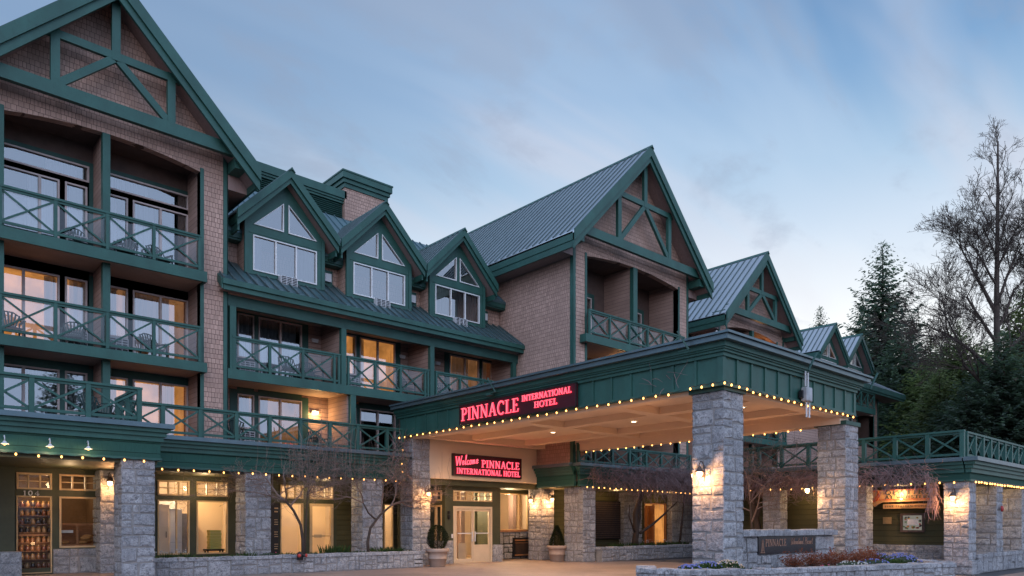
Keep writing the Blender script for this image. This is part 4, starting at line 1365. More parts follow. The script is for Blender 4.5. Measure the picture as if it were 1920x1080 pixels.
# columns
stone_column(canopy, 15.25, 16.15, 9.45, 10.35, 0, 4.72, 31)
stone_column(canopy, 21.85, 22.75, 9.45, 10.33, 0, 4.55, 32)
stone_column(canopy, 15.25, 16.08, 22.42, 23.25, 0, 4.78, 33)
stone_column(canopy, 21.88, 22.68, 22.42, 23.25, 0, 4.55, 34)
m = MB(); m.box(15.2, 16.2, 9.4 + .02, 10.4, 4.70, 4.80).box(21.8, 22.8, 9.42, 10.4, 4.5, 4.62); m.build('column_cap', GREEN_DK, canopy)
# recessed downlights
for px_, py_ in ((16.45, 11.4), (19.35, 11.4), (16.4, 15.4), (19.35, 15.4), (16.45, 19.1), (19.35, 19.2)):
    m = MB(); m.lathe([(.13, 0), (.13, -.02), (.09, -.02)], (px_, py_, 4.975), 16, False); o = m.build('downlight', WHITEM, canopy)
    m = MB(); m.lathe([(.001, -.012), (.09, -.012)], (px_, py_, 4.975), 16, False); m.build('downlight_lens', DOWNLIGHT, o)
    lamp('downlight_lamp', (px_, py_, 4.90), 200, (1.0, 0.69, 0.44), .08, o, 'SPOT', size=rad(165), blend=.8)

# ================================================================== RESTAURANT PAVILION
pav = root('restaurant_pavilion', (27, 10, 0), 'low stone pavilion with a green roof deck railing on the far right', 'pavilion')
pav['_split'] = 1
FX, FY = 25.0, 7.1
fascia_run(pav, 'y', FX - .02, FY + .14, 16.0, 2.86, 3.56, -1, (0, 0))
fascia_run(pav, 'x', FY, FX - .02, 46.0, 2.86, 3.56, -1, (1, 0))
m = MB(); m.box(FX + .1, 46, FY + .15, 16, 3.44, 3.52).box(45.9, 46, FY, 16, 2.8, 3.5).box(FX, 46, 15.9, 16, 0, 3.5); m.build('roof_deck', ASPH, pav)
m = MB(); m.box(FX + .1, 46, FY + .15, 16, 2.80, 2.86); m.build('arcade_ceiling', OLIVE, pav)
railing(pav, 'y', FX - .03, (7.3, 8.26, 9.22, 10.2, 11.15, 12.1, 13.1, 14.0, 15.0, 15.9), 3.56, 4.40, glass=False, xb=.05, post_w=.12, name='deck_railing')
railing(pav, 'x', 7.3, tuple(25.3 + .80 * k for k in range(20)), 3.56, 4.38, glass=False, xb=.05, post_w=.12, name='deck_railing')
stone_column(pav, 25.0, 25.7, 7.12, 7.84, 0, 2.86, 41)
for k in range(5): stone_column(pav, 27.9 + 3.0 * k, 28.6 + 3.0 * k, 7.14, 7.8, .6, 2.86, 42 + k, sides='ws')
stone_column(pav, 25.02, 25.6, 10.15, 10.8, 0, 2.86, 48)
stone_column(pav, 25.02, 25.6, 13.2, 13.9, 0, 2.86, 49)
rnd = random.Random(9)
BX = 26.3
m = MB(); wall_x(m, 7.9, 15.9, .85, 2.86, BX, BX + .12, []); m.build('wall', OLIVE_SIDING, pav)
m = MB(); stone_face(m, 'x', BX - .05, 7.9, 15.9, 0, .86, rnd, -1, (.5, .4)); m.box(BX - .05, BX + .1, 7.9, 15.9, 0, .84); m.build('stone_plinth', STONE, pav)
m = MB(); m.box(BX + .12, 46, 9.2, 9.3, 0, 2.86); m.build('wall', OLIVE_SIDING, pav)
m = MB(); stone_face(m, 'y', 9.14, BX + .15, 42, 0, 2.8, rnd, -1, (.6, .4)); m.build('stone_wall_face', STONE, pav)
m = MB(); stone_face(m, 'y', 7.1, 25.7, 43, 0, .55, rnd, -1, (.5, .4), .04); m.box(25.7, 43, 7.12, 7.7, 0, .5)
for k in range(34): m.box(25.65 + .5 * k + rnd.uniform(0, .02), 26.13 + .5 * k, 7.03 + rnd.uniform(0, .03), 7.75, .5, .60 + rnd.uniform(0, .03))
m.build('stone_plinth', STONE, pav)
m = MB(); stone_face(m, 'x', 24.9, 7.0, 8.0, 0, .42, rnd, -1, (.5, .4), .04); stone_face(m, 'y', 7.02, 24.9, 25.75, 0, .42, rnd, -1, (.5, .4), .04); m.box(24.9, 25.75, 7.02, 8.0, 0, .42); m.build('column_base', STONE, pav)


# ================================================================== LETTERING (strokes laid out as real raised letters)
def arc(cx, cy, rx, ry, a0, a1, n=10):
    return [(cx + rx * math.cos(rad(a0 + (a1 - a0) * k / n)), cy + ry * math.sin(rad(a0 + (a1 - a0) * k / n))) for k in range(n + 1)]


TK, TN = .15, .075      # thick and thin strokes


def sf(x, y, w=.17): return ([(x - w, y), (x + w, y)], .05)


CAPS = {
    'P': (.66, [([(.18, 0), (.18, 1)], TK), sf(.18, .02), sf(.12, .98, .12), ([(.18, .97), (.36, .97)] + arc(.36, .735, .22, .235, 90, -90, 8) + [(.18, .5)], .10)]),
    'I': (.36, [([(.18, 0), (.18, 1)], TK), sf(.18, .02), sf(.18, .98)]),
    'N': (.86, [([(.17, 0), (.17, 1)], TN), ([(.15, 1), (.70, 0)], TK), ([(.70, 0), (.70, 1)], TN), sf(.17, .02, .13), sf(.12, .98, .12), sf(.70, .98, .13)]),
    'A': (.80, [([(.12, 0), (.41, 1)], TN), ([(.40, 1), (.68, 0)], TK), ([(.22, .33), (.58, .33)], .06), sf(.12, .02, .12), sf(.68, .02, .13)]),
    'C': (.76, [(arc(.43, .5, .33, .49, 48, 312, 16), .12), ([(.66, .72), (.66, .97)], .05)]),
    'L': (.62, [([(.18, 0), (.18, 1)], TK), sf(.18, .98), ([(.02, .02), (.56, .02), (.58, .24)], .06)]),
    'E': (.66, [([(.18, 0), (.18, 1)], TK), ([(.02, .02), (.56, .02), (.60, .24)], .06), ([(.02, .98), (.54, .98), (.55, .80)], .06), ([(.18, .51), (.44, .51)], .06), ([(.44, .42), (.44, .6)], .05)]),
    'T': (.70, [([(.35, 0), (.35, 1)], TK), sf(.35, .02), ([(.05, .78), (.06, .97), (.64, .97), (.65, .78)], .06)]),
    'R': (.76, [([(.18, 0), (.18, 1)], TK), sf(.18, .02), sf(.12, .98, .12), ([(.18, .97), (.36, .97)] + arc(.36, .745, .21, .225, 90, -90, 8) + [(.18, .52)], .10), ([(.36, .52), (.66, .02), (.74, .02)], .13)]),
    'O': (.86, [(arc(.43, .5, .34, .49, 0, 360, 20), .12)]),
    'H': (.86, [([(.18, 0), (.18, 1)], TK), ([(.68, 0), (.68, 1)], TK), ([(.18, .5), (.68, .5)], .06), sf(.18, .02), sf(.18, .98), sf(.68, .02), sf(.68, .98)]),
    'Q': (.88, [(arc(.43, .5, .34, .49, 0, 360, 20), .12), ([(.46, .12), (.62, -.08), (.84, -.16)], .11)]),
    'U': (.82, [([(.17, 1), (.17, .34)] + arc(.42, .34, .25, .33, 180, 360, 10) + [(.67, 1)], .10), sf(.17, .98, .14), sf(.67, .98, .12)]),
    'W': (1.05, [([(.08, 1), (.30, 0)], TK), ([(.30, 0), (.52, .95)], TN), ([(.52, .95), (.74, 0)], TK), ([(.74, 0), (.95, 1)], TN), sf(.09, .98, .11), sf(.95, .98, .1)]),
    'S': (.60, [(arc(.30, .745, .21, .23, 35, 270, 10) + arc(.30, .275, .22, .255, 90, -150, 10)[0:], .11)]),
    'F': (.62, [([(.18, 0), (.18, 1)], TK), sf(.18, .02), ([(.02, .98), (.54, .98), (.55, .78)], .06), ([(.18, .51), (.44, .51)], .06)]),
    '1': (.44, [([(.22, 0), (.22, 1), (.06, .86)], .14), sf(.22, .02, .16)]),
    '0': (.70, [(arc(.34, .5, .25, .47, 0, 360, 18), .13)]),
    '4': (.72, [([(.46, 0), (.46, 1), (.06, .30), (.66, .30)], .11), sf(.46, .02, .13)]),
    ' ': (.34, []),
    # script lower case, slanted afterwards
    'w': (.62, [([(.04, .44), (.10, .04), (.28, .40), (.34, .04), (.54, .46), (.62, .40)], .09)]),
    'e': (.42, [([(.05, .22), (.30, .30)] + arc(.20, .26, .13, .20, 20, 330, 10) + [(.42, .14)], .08)]),
    'l': (.30, [([(.02, .1), (.16, .6), (.20, 1.0), (.12, .96), (.10, .2), (.18, .03), (.32, .12)], .08)]),
    'c': (.36, [(arc(.20, .24, .15, .21, 50, 320, 10) + [(.38, .14)], .08)]),
    'o': (.42, [(arc(.20, .24, .15, .21, 80, 440, 12) + [(.42, .42)], .08)]),
    'm': (.66, [([(.06, .04), (.08, .44), (.14, .34), (.24, .46), (.28, .04), (.30, .34), (.42, .46), (.48, .06), (.64, .12)], .08)]),
    'n': (.44, [([(.06, .04), (.08, .44), (.12, .30), (.26, .46), (.30, .06), (.44, .12)], .08)]),
    't': (.32, [([(.16, .86), (.12, .1), (.20, .03), (.32, .12)], .08), ([(.02, .56), (.28, .6)], .06)]),
    'r': (.34, [([(.06, .04), (.10, .46), (.14, .34), (.30, .44)], .08)]),
    'a': (.44, [(arc(.19, .23, .14, .20, 60, 400, 12), .08), ([(.34, .44), (.32, .08), (.44, .12)], .08)]),
    'i': (.22, [([(.08, .44), (.08, .06), (.22, .12)], .08), ([(.10, .62), (.12, .66)], .09)]),
    's': (.34, [([(.30, .40), (.14, .42), (.12, .28), (.28, .18), (.22, .04), (.04, .08)], .08)]),
}


def text_width(s, tr=.06): return sum(CAPS[c][0] + tr for c in s)


def text_mesh(mb, s, org, ux, uz, nrm, h, width=None, depth=.03, slant=0.0, tr=.06, bold=1.0, wscale=1.0):
    """Strokes as solid ribbons. org: lower left; ux, uz unit vectors; nrm outward."""
    org, ux, uz, nrm = Vector(org), Vector(ux), Vector(uz), Vector(nrm)
    sx = h * wscale
    if width: sx = width / text_width(s, tr)
    x = 0.0; n = 0
    for c in s:
        adv, strokes = CAPS[c]
        for pts, w in strokes:
            w = w * bold
            P2 = [((x + p[0]) * sx + p[1] * h * slant, p[1] * h) for p in pts]
            ww = w * (h * .5 + sx * .5)
            n += 1
            d0, d1 = 0.001, depth + .0006 * (n % 7)
            m = len(P2); L_, R_ = [], []
            for k in range(m):
                a = P2[max(k - 1, 0)]; b = P2[min(k + 1, m - 1)]
                dx, dz = b[0] - a[0], b[1] - a[1]; l = math.hypot(dx, dz) or 1
                nx, nz = -dz / l, dx / l
                L_.append((P2[k][0] + nx * ww / 2, P2[k][1] + nz * ww / 2)); R_.append((P2[k][0] - nx * ww / 2, P2[k][1] - nz * ww / 2))
            i = len(mb.v)

            def V(p, d): return tuple(org + ux * p[0] + uz * p[1] + nrm * d)
            for k in range(m): mb.v += [V(L_[k], d1), V(R_[k], d1), V(L_[k], d0), V(R_[k], d0)]
            for k in range(m - 1):
                a = i + 4 * k; b = a + 4
                mb.f += [(a, a + 1, b + 1, b), (a, b, b + 2, a + 2), (a + 1, a + 3, b + 3, b + 1)]
            e = i + 4 * (m - 1)
            mb.f += [(i, i + 2, i + 3, i + 1), (e, e + 1, e + 3, e + 2)]
        x += adv + tr
    return x * sx


# neon sign on the canopy fascia (faces -X, reads towards -Y)
sg = root('neon_fascia_sign', (15.06, 16.9, 4.93), 'long dark sign with red neon letters on the canopy fascia', 'sign')
m = MB(); m.box(14.97, 15.06, 13.96, 19.22, 4.85, 5.48); m.build('sign_panel', SIGNBLACK, sg)
m = MB(); m.box(14.955, 14.972, 13.93, 13.96, 4.83, 5.50).box(14.955, 15.06, 19.22, 19.25, 4.83, 5.50).box(14.955, 15.06, 13.93, 19.25, 5.48, 5.505).box(14.955, 15.06, 13.93, 19.25, 4.825, 4.85); m.build('sign_frame', BLACKM, sg)


def neon(parent, items):
    a, b = MB(), MB()
    for s, org, ux, nrm, h, width, kw in items:
        text_mesh(a, s, org, ux, (0, 0, 1), nrm, h, width, **kw)
        kw2 = dict(kw); kw2['bold'] = kw.get('bold', 1) * .42; kw2['depth'] = .042
        text_mesh(b, s, org, ux, (0, 0, 1), nrm, h, width, **kw2)
    a.build('neon_letters', NEON, parent); b.build('neon_core', NEONCORE, parent)


neon(sg, [('PINNACLE', (14.965, 19.12, 4.96), (0, -1, 0), (-1, 0, 0), .41, 2.86, {}),
          ('INTERNATIONAL', (14.965, 16.16, 5.235), (0, -1, 0), (-1, 0, 0), .175, 2.06, {}),
          ('HOTEL', (14.965, 15.62, 4.98), (0, -1, 0), (-1, 0, 0), .175, .96, {})])
# neon sign over the entrance
sg = root('neon_welcome_sign', (18.85, 22.4, 3.45), 'red neon welcome sign on the cream wall above the entrance doors', 'sign')
m = MB(); m.box(17.08, 20.60, 22.33, 22.42, 3.45, 4.24); m.build('sign_panel', SIGNBLACK, sg)
m = MB(); m.box(17.05, 17.08, 22.31, 22.42, 3.42, 4.27).box(20.60, 20.63, 22.31, 22.42, 3.42, 4.27).box(17.08, 20.60, 22.31, 22.42, 4.24, 4.27).box(17.08, 20.60, 22.31, 22.42, 3.42, 3.45); m.build('sign_frame', BLACKM, sg)
a, b = MB(), MB()
ux = Vector((1, 0, .13)).normalized(); uz = Vector((-.13, 0, 1)).normalized()
for mb_, bd, dp in ((a, 1.0, .03), (b, .42, .042)):
    text_mesh(mb_, 'W', (17.14, 22.325, 3.79), ux, uz, (0, -1, 0), .36, .36, depth=dp, slant=.22, bold=bd * .75)
    text_mesh(mb_, 'elcome', (17.47, 22.325, 3.82), ux, uz, (0, -1, 0), .40, .84, depth=dp, slant=.25, bold=bd)
    text_mesh(mb_, 'PINNACLE', (18.46, 22.325, 3.80), (1, 0, 0), (0, 0, 1), (0, -1, 0), .29, 2.06, depth=dp, bold=bd)
    text_mesh(mb_, 'INTERNATIONAL HOTEL', (17.22, 22.325, 3.50), (1, 0, 0), (0, 0, 1), (0, -1, 0), .22, 3.32, depth=dp, bold=bd)
a.build('neon_letters', NEON, sg); b.build('neon_core', NEONCORE, sg)

# house number
hn = MB(); text_mesh(hn, '104', (3.44, SF1 - .002, 2.33), (1, 0, 0), (0, 0, 1), (0, -1, 0), .13, .42, tr=.22, bold=1.1)
tag(hn.build('house_number', FRAME_W), 'pale raised house number 104 above the jar shelves', 'house number')

# carved restaurant sign hanging in front of the pavilion wall (faces -X, reads towards -Y)
QW = paint('varnished_sign_board', (0.42, 0.23, 0.10), .5, .15, 2, (1, 1, 5))
QT = paint('sign_lettering_paint', (.03, .05, .03), .5, .1)
qs = root('carved_wooden_sign', (25.8, 9.4, 2.3), 'carved wooden restaurant sign with a red leaf end, lit by a lamp', 'sign')
SX = 25.80
m = MB(); m.prism([(10.42, 2.36), (10.50, 2.58), (10.30, 2.70), (8.30, 2.70), (8.30, 2.30), (9.95, 2.28), (10.10, 2.20), (10.20, 2.13), (10.26, 2.20), (10.32, 2.22)], 'x', SX, SX + .06); m.build('sign_board', QW, qs)
m = MB()
for pts in ([(10.44, 2.40), (10.48, 2.56), (10.30, 2.67), (10.10, 2.66), (10.02, 2.50), (10.12, 2.34), (10.28, 2.30)], ):
    for p, q in zip(pts, pts[1:] + pts[:1]): m.beam((SX - .008, p[0], p[1]), (SX - .008, q[0], q[1]), .02, .03)
for p, q in (((10.05, 2.36), (8.32, 2.36)), ((10.0, 2.68), (8.32, 2.68)), ((10.25, 2.28), (10.05, 2.6))): m.beam((SX - .006, p[0], p[1]), (SX - .006, q[0], q[1]), .012, .022)
m.build('leaf_carving', paint('red_sign_paint', (.45, .07, .02), .5), qs)
m = MB()
text_mesh(m, 'QUATTRO', (SX - .002, 9.86, 2.53), (0, -1, 0), (0, 0, 1), (-1, 0, 0), .135, 1.46, depth=.012, bold=1.35)
text_mesh(m, 'AT WHISTLER', (SX - .002, 9.86, 2.39), (0, -1, 0), (0, 0, 1), (-1, 0, 0), .10, 1.46, depth=.012, bold=1.3)
m.build('lettering', QT, qs)
m = MB(); m.box(SX + .005, SX + .05, 8.34, 9.92, 2.06, 2.21); o = m.build('lower_board', QW, qs)
m = MB(); text_mesh(m, 'FINE ITALIAN CUISINE', (SX + .003, 9.86, 2.105), (0, -1, 0), (0, 0, 1), (-1, 0, 0), .06, 1.46, depth=.008); m.build('lettering', QT, qs)
m = MB(); m.tube([(SX + .03, 9.75, 2.2), (SX + .03, 9.75, 2.29)], .006, 4).tube([(SX + .03, 8.5, 2.2), (SX + .03, 8.5, 2.3)], .006, 4).tube([(SX + .03, 9.75, 2.7), (SX + .03, 9.75, 2.83)], .008, 4).tube([(SX + .03, 8.5, 2.7), (SX + .03, 8.5, 2.83)], .008, 4); m.build('hanging_hook', IRON, qs)
# framed menu case and small notice on the pavilion wall
mc = root('menu_case', (26.28, 9.15, 1.35), 'dark framed lit menu case on the olive wall under the carved sign', 'menu case')
m = MB()
wall_x(m, 8.78, 9.52, 1.27, 1.90, 26.20, 26.30, [(8.85, 9.45, 1.34, 1.83)]); m.build('case_frame', IRON, mc)
m = MB(); m.poly([(26.26, 8.85, 1.34), (26.26, 9.45, 1.34), (26.26, 9.45, 1.83), (26.26, 8.85, 1.83)]); m.build('backlit_panel', emis('menu_case_glow', (.62, .58, .50), .22), mc)
rnd = random.Random(4)
mats = [paint('menu_picture_%s' % n, c, .6, .3, 20) for n, c in (('red', (.45, .06, .04)), ('ochre', (.4, .25, .08)), ('green', (.12, .22, .1)), ('dark', (.06, .05, .05)))]
for k in range(4):
    for j in range(6):
        m = MB()
        while True:
            y, z = rnd.uniform(8.86, 9.38), rnd.uniform(1.35, 1.76)
            if not (8.93 < y + .03 < 9.36 and 1.47 < z + .02 < 1.72): break
        m.box(26.245 - .001 * k, 26.255, y, y + .06, z, z + .05); m.build('menu_picture', mats[k], mc)
m = MB(); m.box(26.235, 26.25, 8.97, 9.30, 1.52, 1.70); m.build('menu_sheet', paint('menu_paper', (.8, .8, .78), .7), mc)
nt = MB(); nt.box(26.26, 26.30, 9.83, 10.10, 1.55, 1.78); tag(nt.build('wall_notice', paint('brass_notice', (.32, .22, .10), .5, .2, 10)), 'small brass notice beside the menu case on the olive wall', 'notice')

# tall black notice board beside the column in the middle arcade
nb = root('arcade_notice_board', (10.95, 24.7, 0.6), 'tall black notice board with lines of pale text beside the stone column', 'notice board')
m = MB(); m.box(10.60, 11.14, 24.72, 24.79, .5, 2.28); m.build('board', BLACKM, nb)
m = MB()
for z, n in ((2.08, 1), (1.96, 1), (1.68, 3), (1.25, 3), (.82, 3)):
    for k in range(n):
        xx = 10.98; rr = random.Random(int(z * 100) + k)
        while xx < 11.10:
            w = rr.uniform(.015, .04); m.box(xx, min(xx + w, 11.11), 24.712, 24.72, z - k * .08, z - k * .08 + (.05 if n == 1 else .03)); xx += w + .012
m.build('text_lines', paint('pale_sign_text', (.55, .38, .22), .6), nb)

# granite name plaque in the low wall between the canopy columns
pl = root('name_plaque_wall', (18.8, 9.7, 0), 'low granite wall with a dark name plaque between the canopy columns', 'sign wall')
rnd = random.Random(15)
m = MB(); m.box(16.15, 21.25, 9.58, 9.95, 0, 1.22)
for (a, b, c, d) in ((16.15, 16.95, 0, 1.20), (16.95, 20.10, 0, .74), (20.10, 21.28, 0, 1.20)): stone_face(m, 'y', 9.56, a, b, c, d, rnd, -1, (.45, .4), .02)
m.build('stone_wall', STONE, pl)
m = MB(); x = 16.12
while x < 21.25:
    w = rnd.uniform(.22, .42); m.box(x, min(x + w - .012, 21.33), 9.44 + rnd.uniform(0, .03), 10.0, 1.22, 1.38 + rnd.uniform(-.015, .02)); x += w
m.build('coping_stone', STONE, pl, bevel=.015)
m = MB(); m.box(16.97, 20.07, 9.53, 9.58, .76, 1.21); o = m.build('name_plaque', paint('polished_dark_granite', (.012, .014, .02), .25, .3, 5), pl)
GOLD = paint('bronze_lettering', (.42, .24, .17), .4, .1, 5, None, .05, .3)
m = MB()
text_mesh(m, 'PINNACLE', (17.30, 9.529, .96), (1, 0, 0), (0, 0, 1), (0, -1, 0), .18, 1.10, depth=.008, bold=.8)
text_mesh(m, 'I', (18.62, 9.529, .98), (1, 0, 0), (0, 0, 1), (0, -1, 0), .17, .09, depth=.008, slant=.25, bold=.5)
text_mesh(m, 'nternational', (18.70, 9.529, .98), (1, 0, 0), (0, 0, 1), (0, -1, 0), .20, .64, depth=.008, slant=.2, bold=.9)
text_mesh(m, 'R', (19.40, 9.529, .98), (1, 0, 0), (0, 0, 1), (0, -1, 0), .19, .16, depth=.008, slant=.25, bold=.5)
text_mesh(m, 'esort', (19.55, 9.529, .98), (1, 0, 0), (0, 0, 1), (0, -1, 0), .20, .32, depth=.008, slant=.2, bold=.9)
# tower emblem
for p, q in (((17.06, .80), (17.28, .80)), ((17.09, .80), (17.13, .94)), ((17.25, .80), (17.21, .94)), ((17.13, .94), (17.14, 1.1)), ((17.21, .94), (17.20, 1.1)), ((17.14, 1.1), (17.17, 1.14)), ((17.20, 1.1), (17.17, 1.14)), ((17.17, .82), (17.17, 1.05)), ((17.11, .87), (17.23, .87))):
    m.beam((p[0], 9.526, p[1]), (q[0], 9.526, q[1]), .012, .012)
m.build('plaque_lettering', GOLD, o)


# ================================================================== LAMPS
def lantern(loc, rz, label, group='carriage lamps on the stone columns', power=22, hook=True, sc=1.0):
    """Wall lantern with swan-neck bracket; local -X points away from the wall."""
    r = root('wall_lantern', loc, label, 'wall lamp', group, False, rz)
    m = MB()
    m.tube([(0, 0, -.12), (0, 0, .18)], .018, 6)
    m.tube([(0, 0, .14), (-.06, 0, .24), (-.14, 0, .26), (-.19, 0, .20), (-.19, 0, .13)], .012, 6)
    m.tube([(0, 0, -.22), (0, 0, -.10)], .010, 6)
    m.tube([(0, 0, -.06), (-.10, 0, -.13), (-.19, 0, -.13)], .009, 6)
    m.tube([(-.005, -.16, .03), (-.02, -.10, -.08), (-.01, 0, -.10), (-.02, .12, -.09), (-.005, .2, .02), (-.005, .15, .14), (-.005, .2, .16)], .008, 5)
    m.build('bracket', IRON, r, True)
    m = MB(); m.lathe([(.02, .14), (.04, .12), (.06, .075), (.105, .02), (.115, .0), (.10, .0)], (-.19, 0, 0), 14, False); m.build('lamp_hood', IRON, r, True)
    m = MB(); m.lathe([(.02, -.125), (.045, -.11), (.062, -.06), (.065, -.005), (.05, .0)], (-.19, 0, 0), 12, False); m.build('lamp_glass', LAMPGLASS, r, True)
    lamp('lantern_bulb', (-.24, 0, -.16), power * 2.1, (1.0, .47, .18), .05, r)
    return r


lantern((15.22, 9.98, 2.78), 0, 'wall lantern glowing on the left face of the nearest canopy column', power=26)
lantern((15.75, 10.42, 2.80), rad(-90), 'wall lantern peeping out behind the nearest canopy column', power=10)
lantern((15.80, 22.36, 2.72), rad(90), 'wall lantern on the column left of the entrance doors', power=30)
lantern((21.84, 22.85, 2.62), 0, 'left one of the two lanterns on the column right of the entrance', power=22)
lantern((22.30, 22.36, 2.66), rad(90), 'right one of the two lanterns on the column right of the entrance', power=26)
lantern((24.96, 7.50, 2.38), 0, 'wall lantern on the corner column of the far right pavilion', power=26)
lantern((21.80, 10.40, 2.62), rad(-60), 'lantern on the back of the right canopy column', power=30)
lantern((5.40, 23.34, 2.75), rad(90), 'lantern on the stone pilaster beside the jar shop window', power=14)


def barn_light(loc, label):
    r = root('gooseneck_lamp', loc, label, 'wall lamp', 'gooseneck lamps under the left fascia', False)
    m = MB(); m.tube([(0, .1, .18), (0, 0, .20), (0, -.05, .14), (0, -.05, .06)], .012, 6); m.build('bracket', WHITEM, r, True)
    m = MB(); m.lathe([(.025, .07), (.04, .04), (.09, .0), (.085, .0)], (0, -.05, 0), 14, False); m.build('lamp_hood', WHITEM, r, True)
    m = MB(); m.ico((0, -.05, .0), .030, 8); m.build('lamp_glass', BULB, r, True)
    lamp('spot_bulb', (0, -.05, -.05), 4, (1.0, .66, .36), .04, r)


barn_light((2.53, 20.18, 3.36), 'gooseneck lamp under the left fascia, leftmost at the picture edge')
barn_light((3.42, 20.18, 3.36), 'gooseneck lamp under the left fascia, middle of the three')
barn_light((4.22, 20.18, 3.36), 'gooseneck lamp under the left fascia, the one nearest the stone column')


def bulkhead(loc, label, lit, power=14):
    r = root('balcony_lamp', loc, label, 'wall lamp', None, False)
    m = MB(); m.box(-.13, .13, -.06, 0, -.02, .06); m.build('lamp_base', WHITEM, r, bevel=.01)
    m = MB(); m.box(-.12, .12, -.055, -.01, -.07, -.022); m.build('lamp_glass', LAMPGLASS if lit else WHITEM, r, bevel=.01)
    if lit: lamp('balcony_bulb', (0, -.18, -.10), power, (1.0, .58, .22), .06, r)


bulkhead((12.75, 25.18, 5.72), 'lit lamp on the first floor balcony wall of the middle range', True, 22)
bulkhead((12.75, 25.18, 8.4), 'unlit lamp on the second floor balcony wall above the lit one', False)
bulkhead((16.62, 25.18, 8.4), 'unlit lamp beside the orange lit balcony window', False)
bulkhead((18.4, 25.18, 8.4), 'unlit lamp left of the rightmost second floor balcony window', False)
r = root('balcony_lantern', (8.28, 25.1, 5.85), 'small lit lantern beside the lit first floor window of the left wing', 'wall lamp', None, False)
m = MB(); m.box(-.04, .04, -.12, 0, -.09, .09); m.build('lamp_glass', LAMPGLASS, r); m = MB(); m.box(-.05, .05, -.13, 0, .09, .12); m.build('lamp_hood', IRON, r); lamp('lantern_bulb', (0, -.25, 0), 12, (1, .58, .24), .05, r)
lamp('room_lamp', (25.5, 21.0, 8.5), 26, (1, .55, .22), .1, hotel)
lamp('room_lamp', (38.4, 21.6, 11.6), 14, (1, .45, .16), .1, hotel)
# shop and lobby lighting
for p, w in (((4.3, 26.0, 2.8), 45), ((8.2, 26.2, 2.8), 130), ((12.3, 26.4, 2.8), 120), ((15.6, 26.4, 2.8), 50)):
    lamp('shop_ceiling_lamp', p, w, (1.0, .72, .42), .12, hotel)
for p, w in (((18.6, 25.6, 2.6), 300), ((22.4, 25.2, 2.6), 95), ((18.5, 23.6, 2.5), 70)):
    lamp('lobby_ceiling_lamp', p, w, (1.0, .72, .42), .12, hotel)
for p, w in (((4.3, 22.6, 2.7), 14), ((8.3, 23.9, 2.75), 22), ((12.5, 23.9, 2.75), 26), ((21.2, 23.5, 2.75), 16)):
    lamp('arcade_ceiling_lamp', p, w, (1.0, .66, .34), .08, hotel)
for p, w in (((25.6, 9.35, 2.55), 30), ((25.7, 12.4, 2.6), 18), ((27.0, 8.4, 2.6), 30), ((30.0, 8.4, 2.6), 34), ((33.2, 8.4, 2.6), 30)):
    lamp('pavilion_lamp', p, w, (1.0, .62, .30), .06, pav)
qlr = root('sign_spotlight', (25.62, 9.28, 2.40), 'bright little spotlight in front of the carved wooden sign', 'spotlight', None, False)
m = MB(); m.ico((0, 0, -.03), .035, 8); m.build('lamp_glass', LAMPGLASS, qlr); m = MB(); m.tube([(.02, 0, .46), (0, 0, .02)], .01, 5); m.lathe([(.02, .05), (.045, 0)], (0, 0, 0), 10, False); m.build('lamp_arm', IRON, qlr)
for p, w in (((25.5, 21.3, 2.9), 16), ((29.7, 21.3, 2.6), 18)): lamp('arcade_ceiling_lamp', p, w, (1.0, .58, .26), .06, hotel)


# string lights: a cord with bulbs
def string_lights(label, pts, step, sag=.03, group='festoon light strings'):
    """pts: polyline; one bulb every step metres."""
    P_ = [Vector(p) for p in pts]
    r = root('string_lights', tuple(P_[0]), label, 'string lights', group)
    rr = random.Random(len(label))
    cord = []; bulbs = []
    for a, b in zip(P_, P_[1:]):
        n = max(1, round((b - a).length / step))
        for k in range(n):
            p = a.lerp(b, k / n); cord += [p, a.lerp(b, (k + .5) / n) - Vector((0, 0, sag))]
            bulbs.append(p)
    cord.append(P_[-1])
    MB().tube(cord, .007, 4).build('cord', BLACKM, r)
    bm_ = None
    for p in bulbs[:100]:
        q = p + Vector((rr.uniform(-.012, .012), rr.uniform(-.012, .012), -.055 + rr.uniform(-.01, .01)))
        if bm_ is None:
            bm_ = MB(); bm_.lathe([(.004, -.034), (.018, -.024), (.025, -.006), (.018, .014), (.009, .026), (.003, .028)], (0, 0, 0), 8, False)
            o = bm_.build('bulb', BULB, r, True); o.matrix_parent_inverse = Matrix.Identity(4); proto = o
        else:
            o = proto.copy(); col.objects.link(o)
        o.location = q - P_[0]


string_lights('string of bulbs under the left shop fascia above the jar window', [(2.3, 20.22, 3.20), (5.95, 20.22, 3.20)], .46)
string_lights('string of bulbs under the middle fascia behind the bare trees', [(6.15, 22.44, 3.18), (15.0, 22.44, 3.16)], .44)
string_lights('long string of bulbs under the left side of the canopy', [(14.98, 22.9, 4.80), (14.98, 10.45, 4.80)], .385)
string_lights('string of bulbs along the front of the canopy', [(14.98, 10.2, 4.86), (14.98, 9.28, 4.86), (16.0, 9.28, 4.84), (16.25, 9.28, 4.80), (22.3, 9.28, 4.76)], .36)
string_lights('string of bulbs along the far side of the canopy ceiling', [(22.2, 22.2, 4.56), (22.2, 10.6, 4.56)], .42)
string_lights('string of bulbs below the vines of the right wing arcade', [(21.9, 19.80, 3.10), (29.4, 19.80, 3.05)], .36)
string_lights('string of bulbs below the vines of the pavilion, left side', [(24.86, 15.5, 2.86), (24.86, 7.1, 2.86)], .40)
string_lights('dense string of bulbs along the front fascia of the pavilion', [(24.95, 6.93, 2.86), (38.0, 6.93, 2.86)], .27)
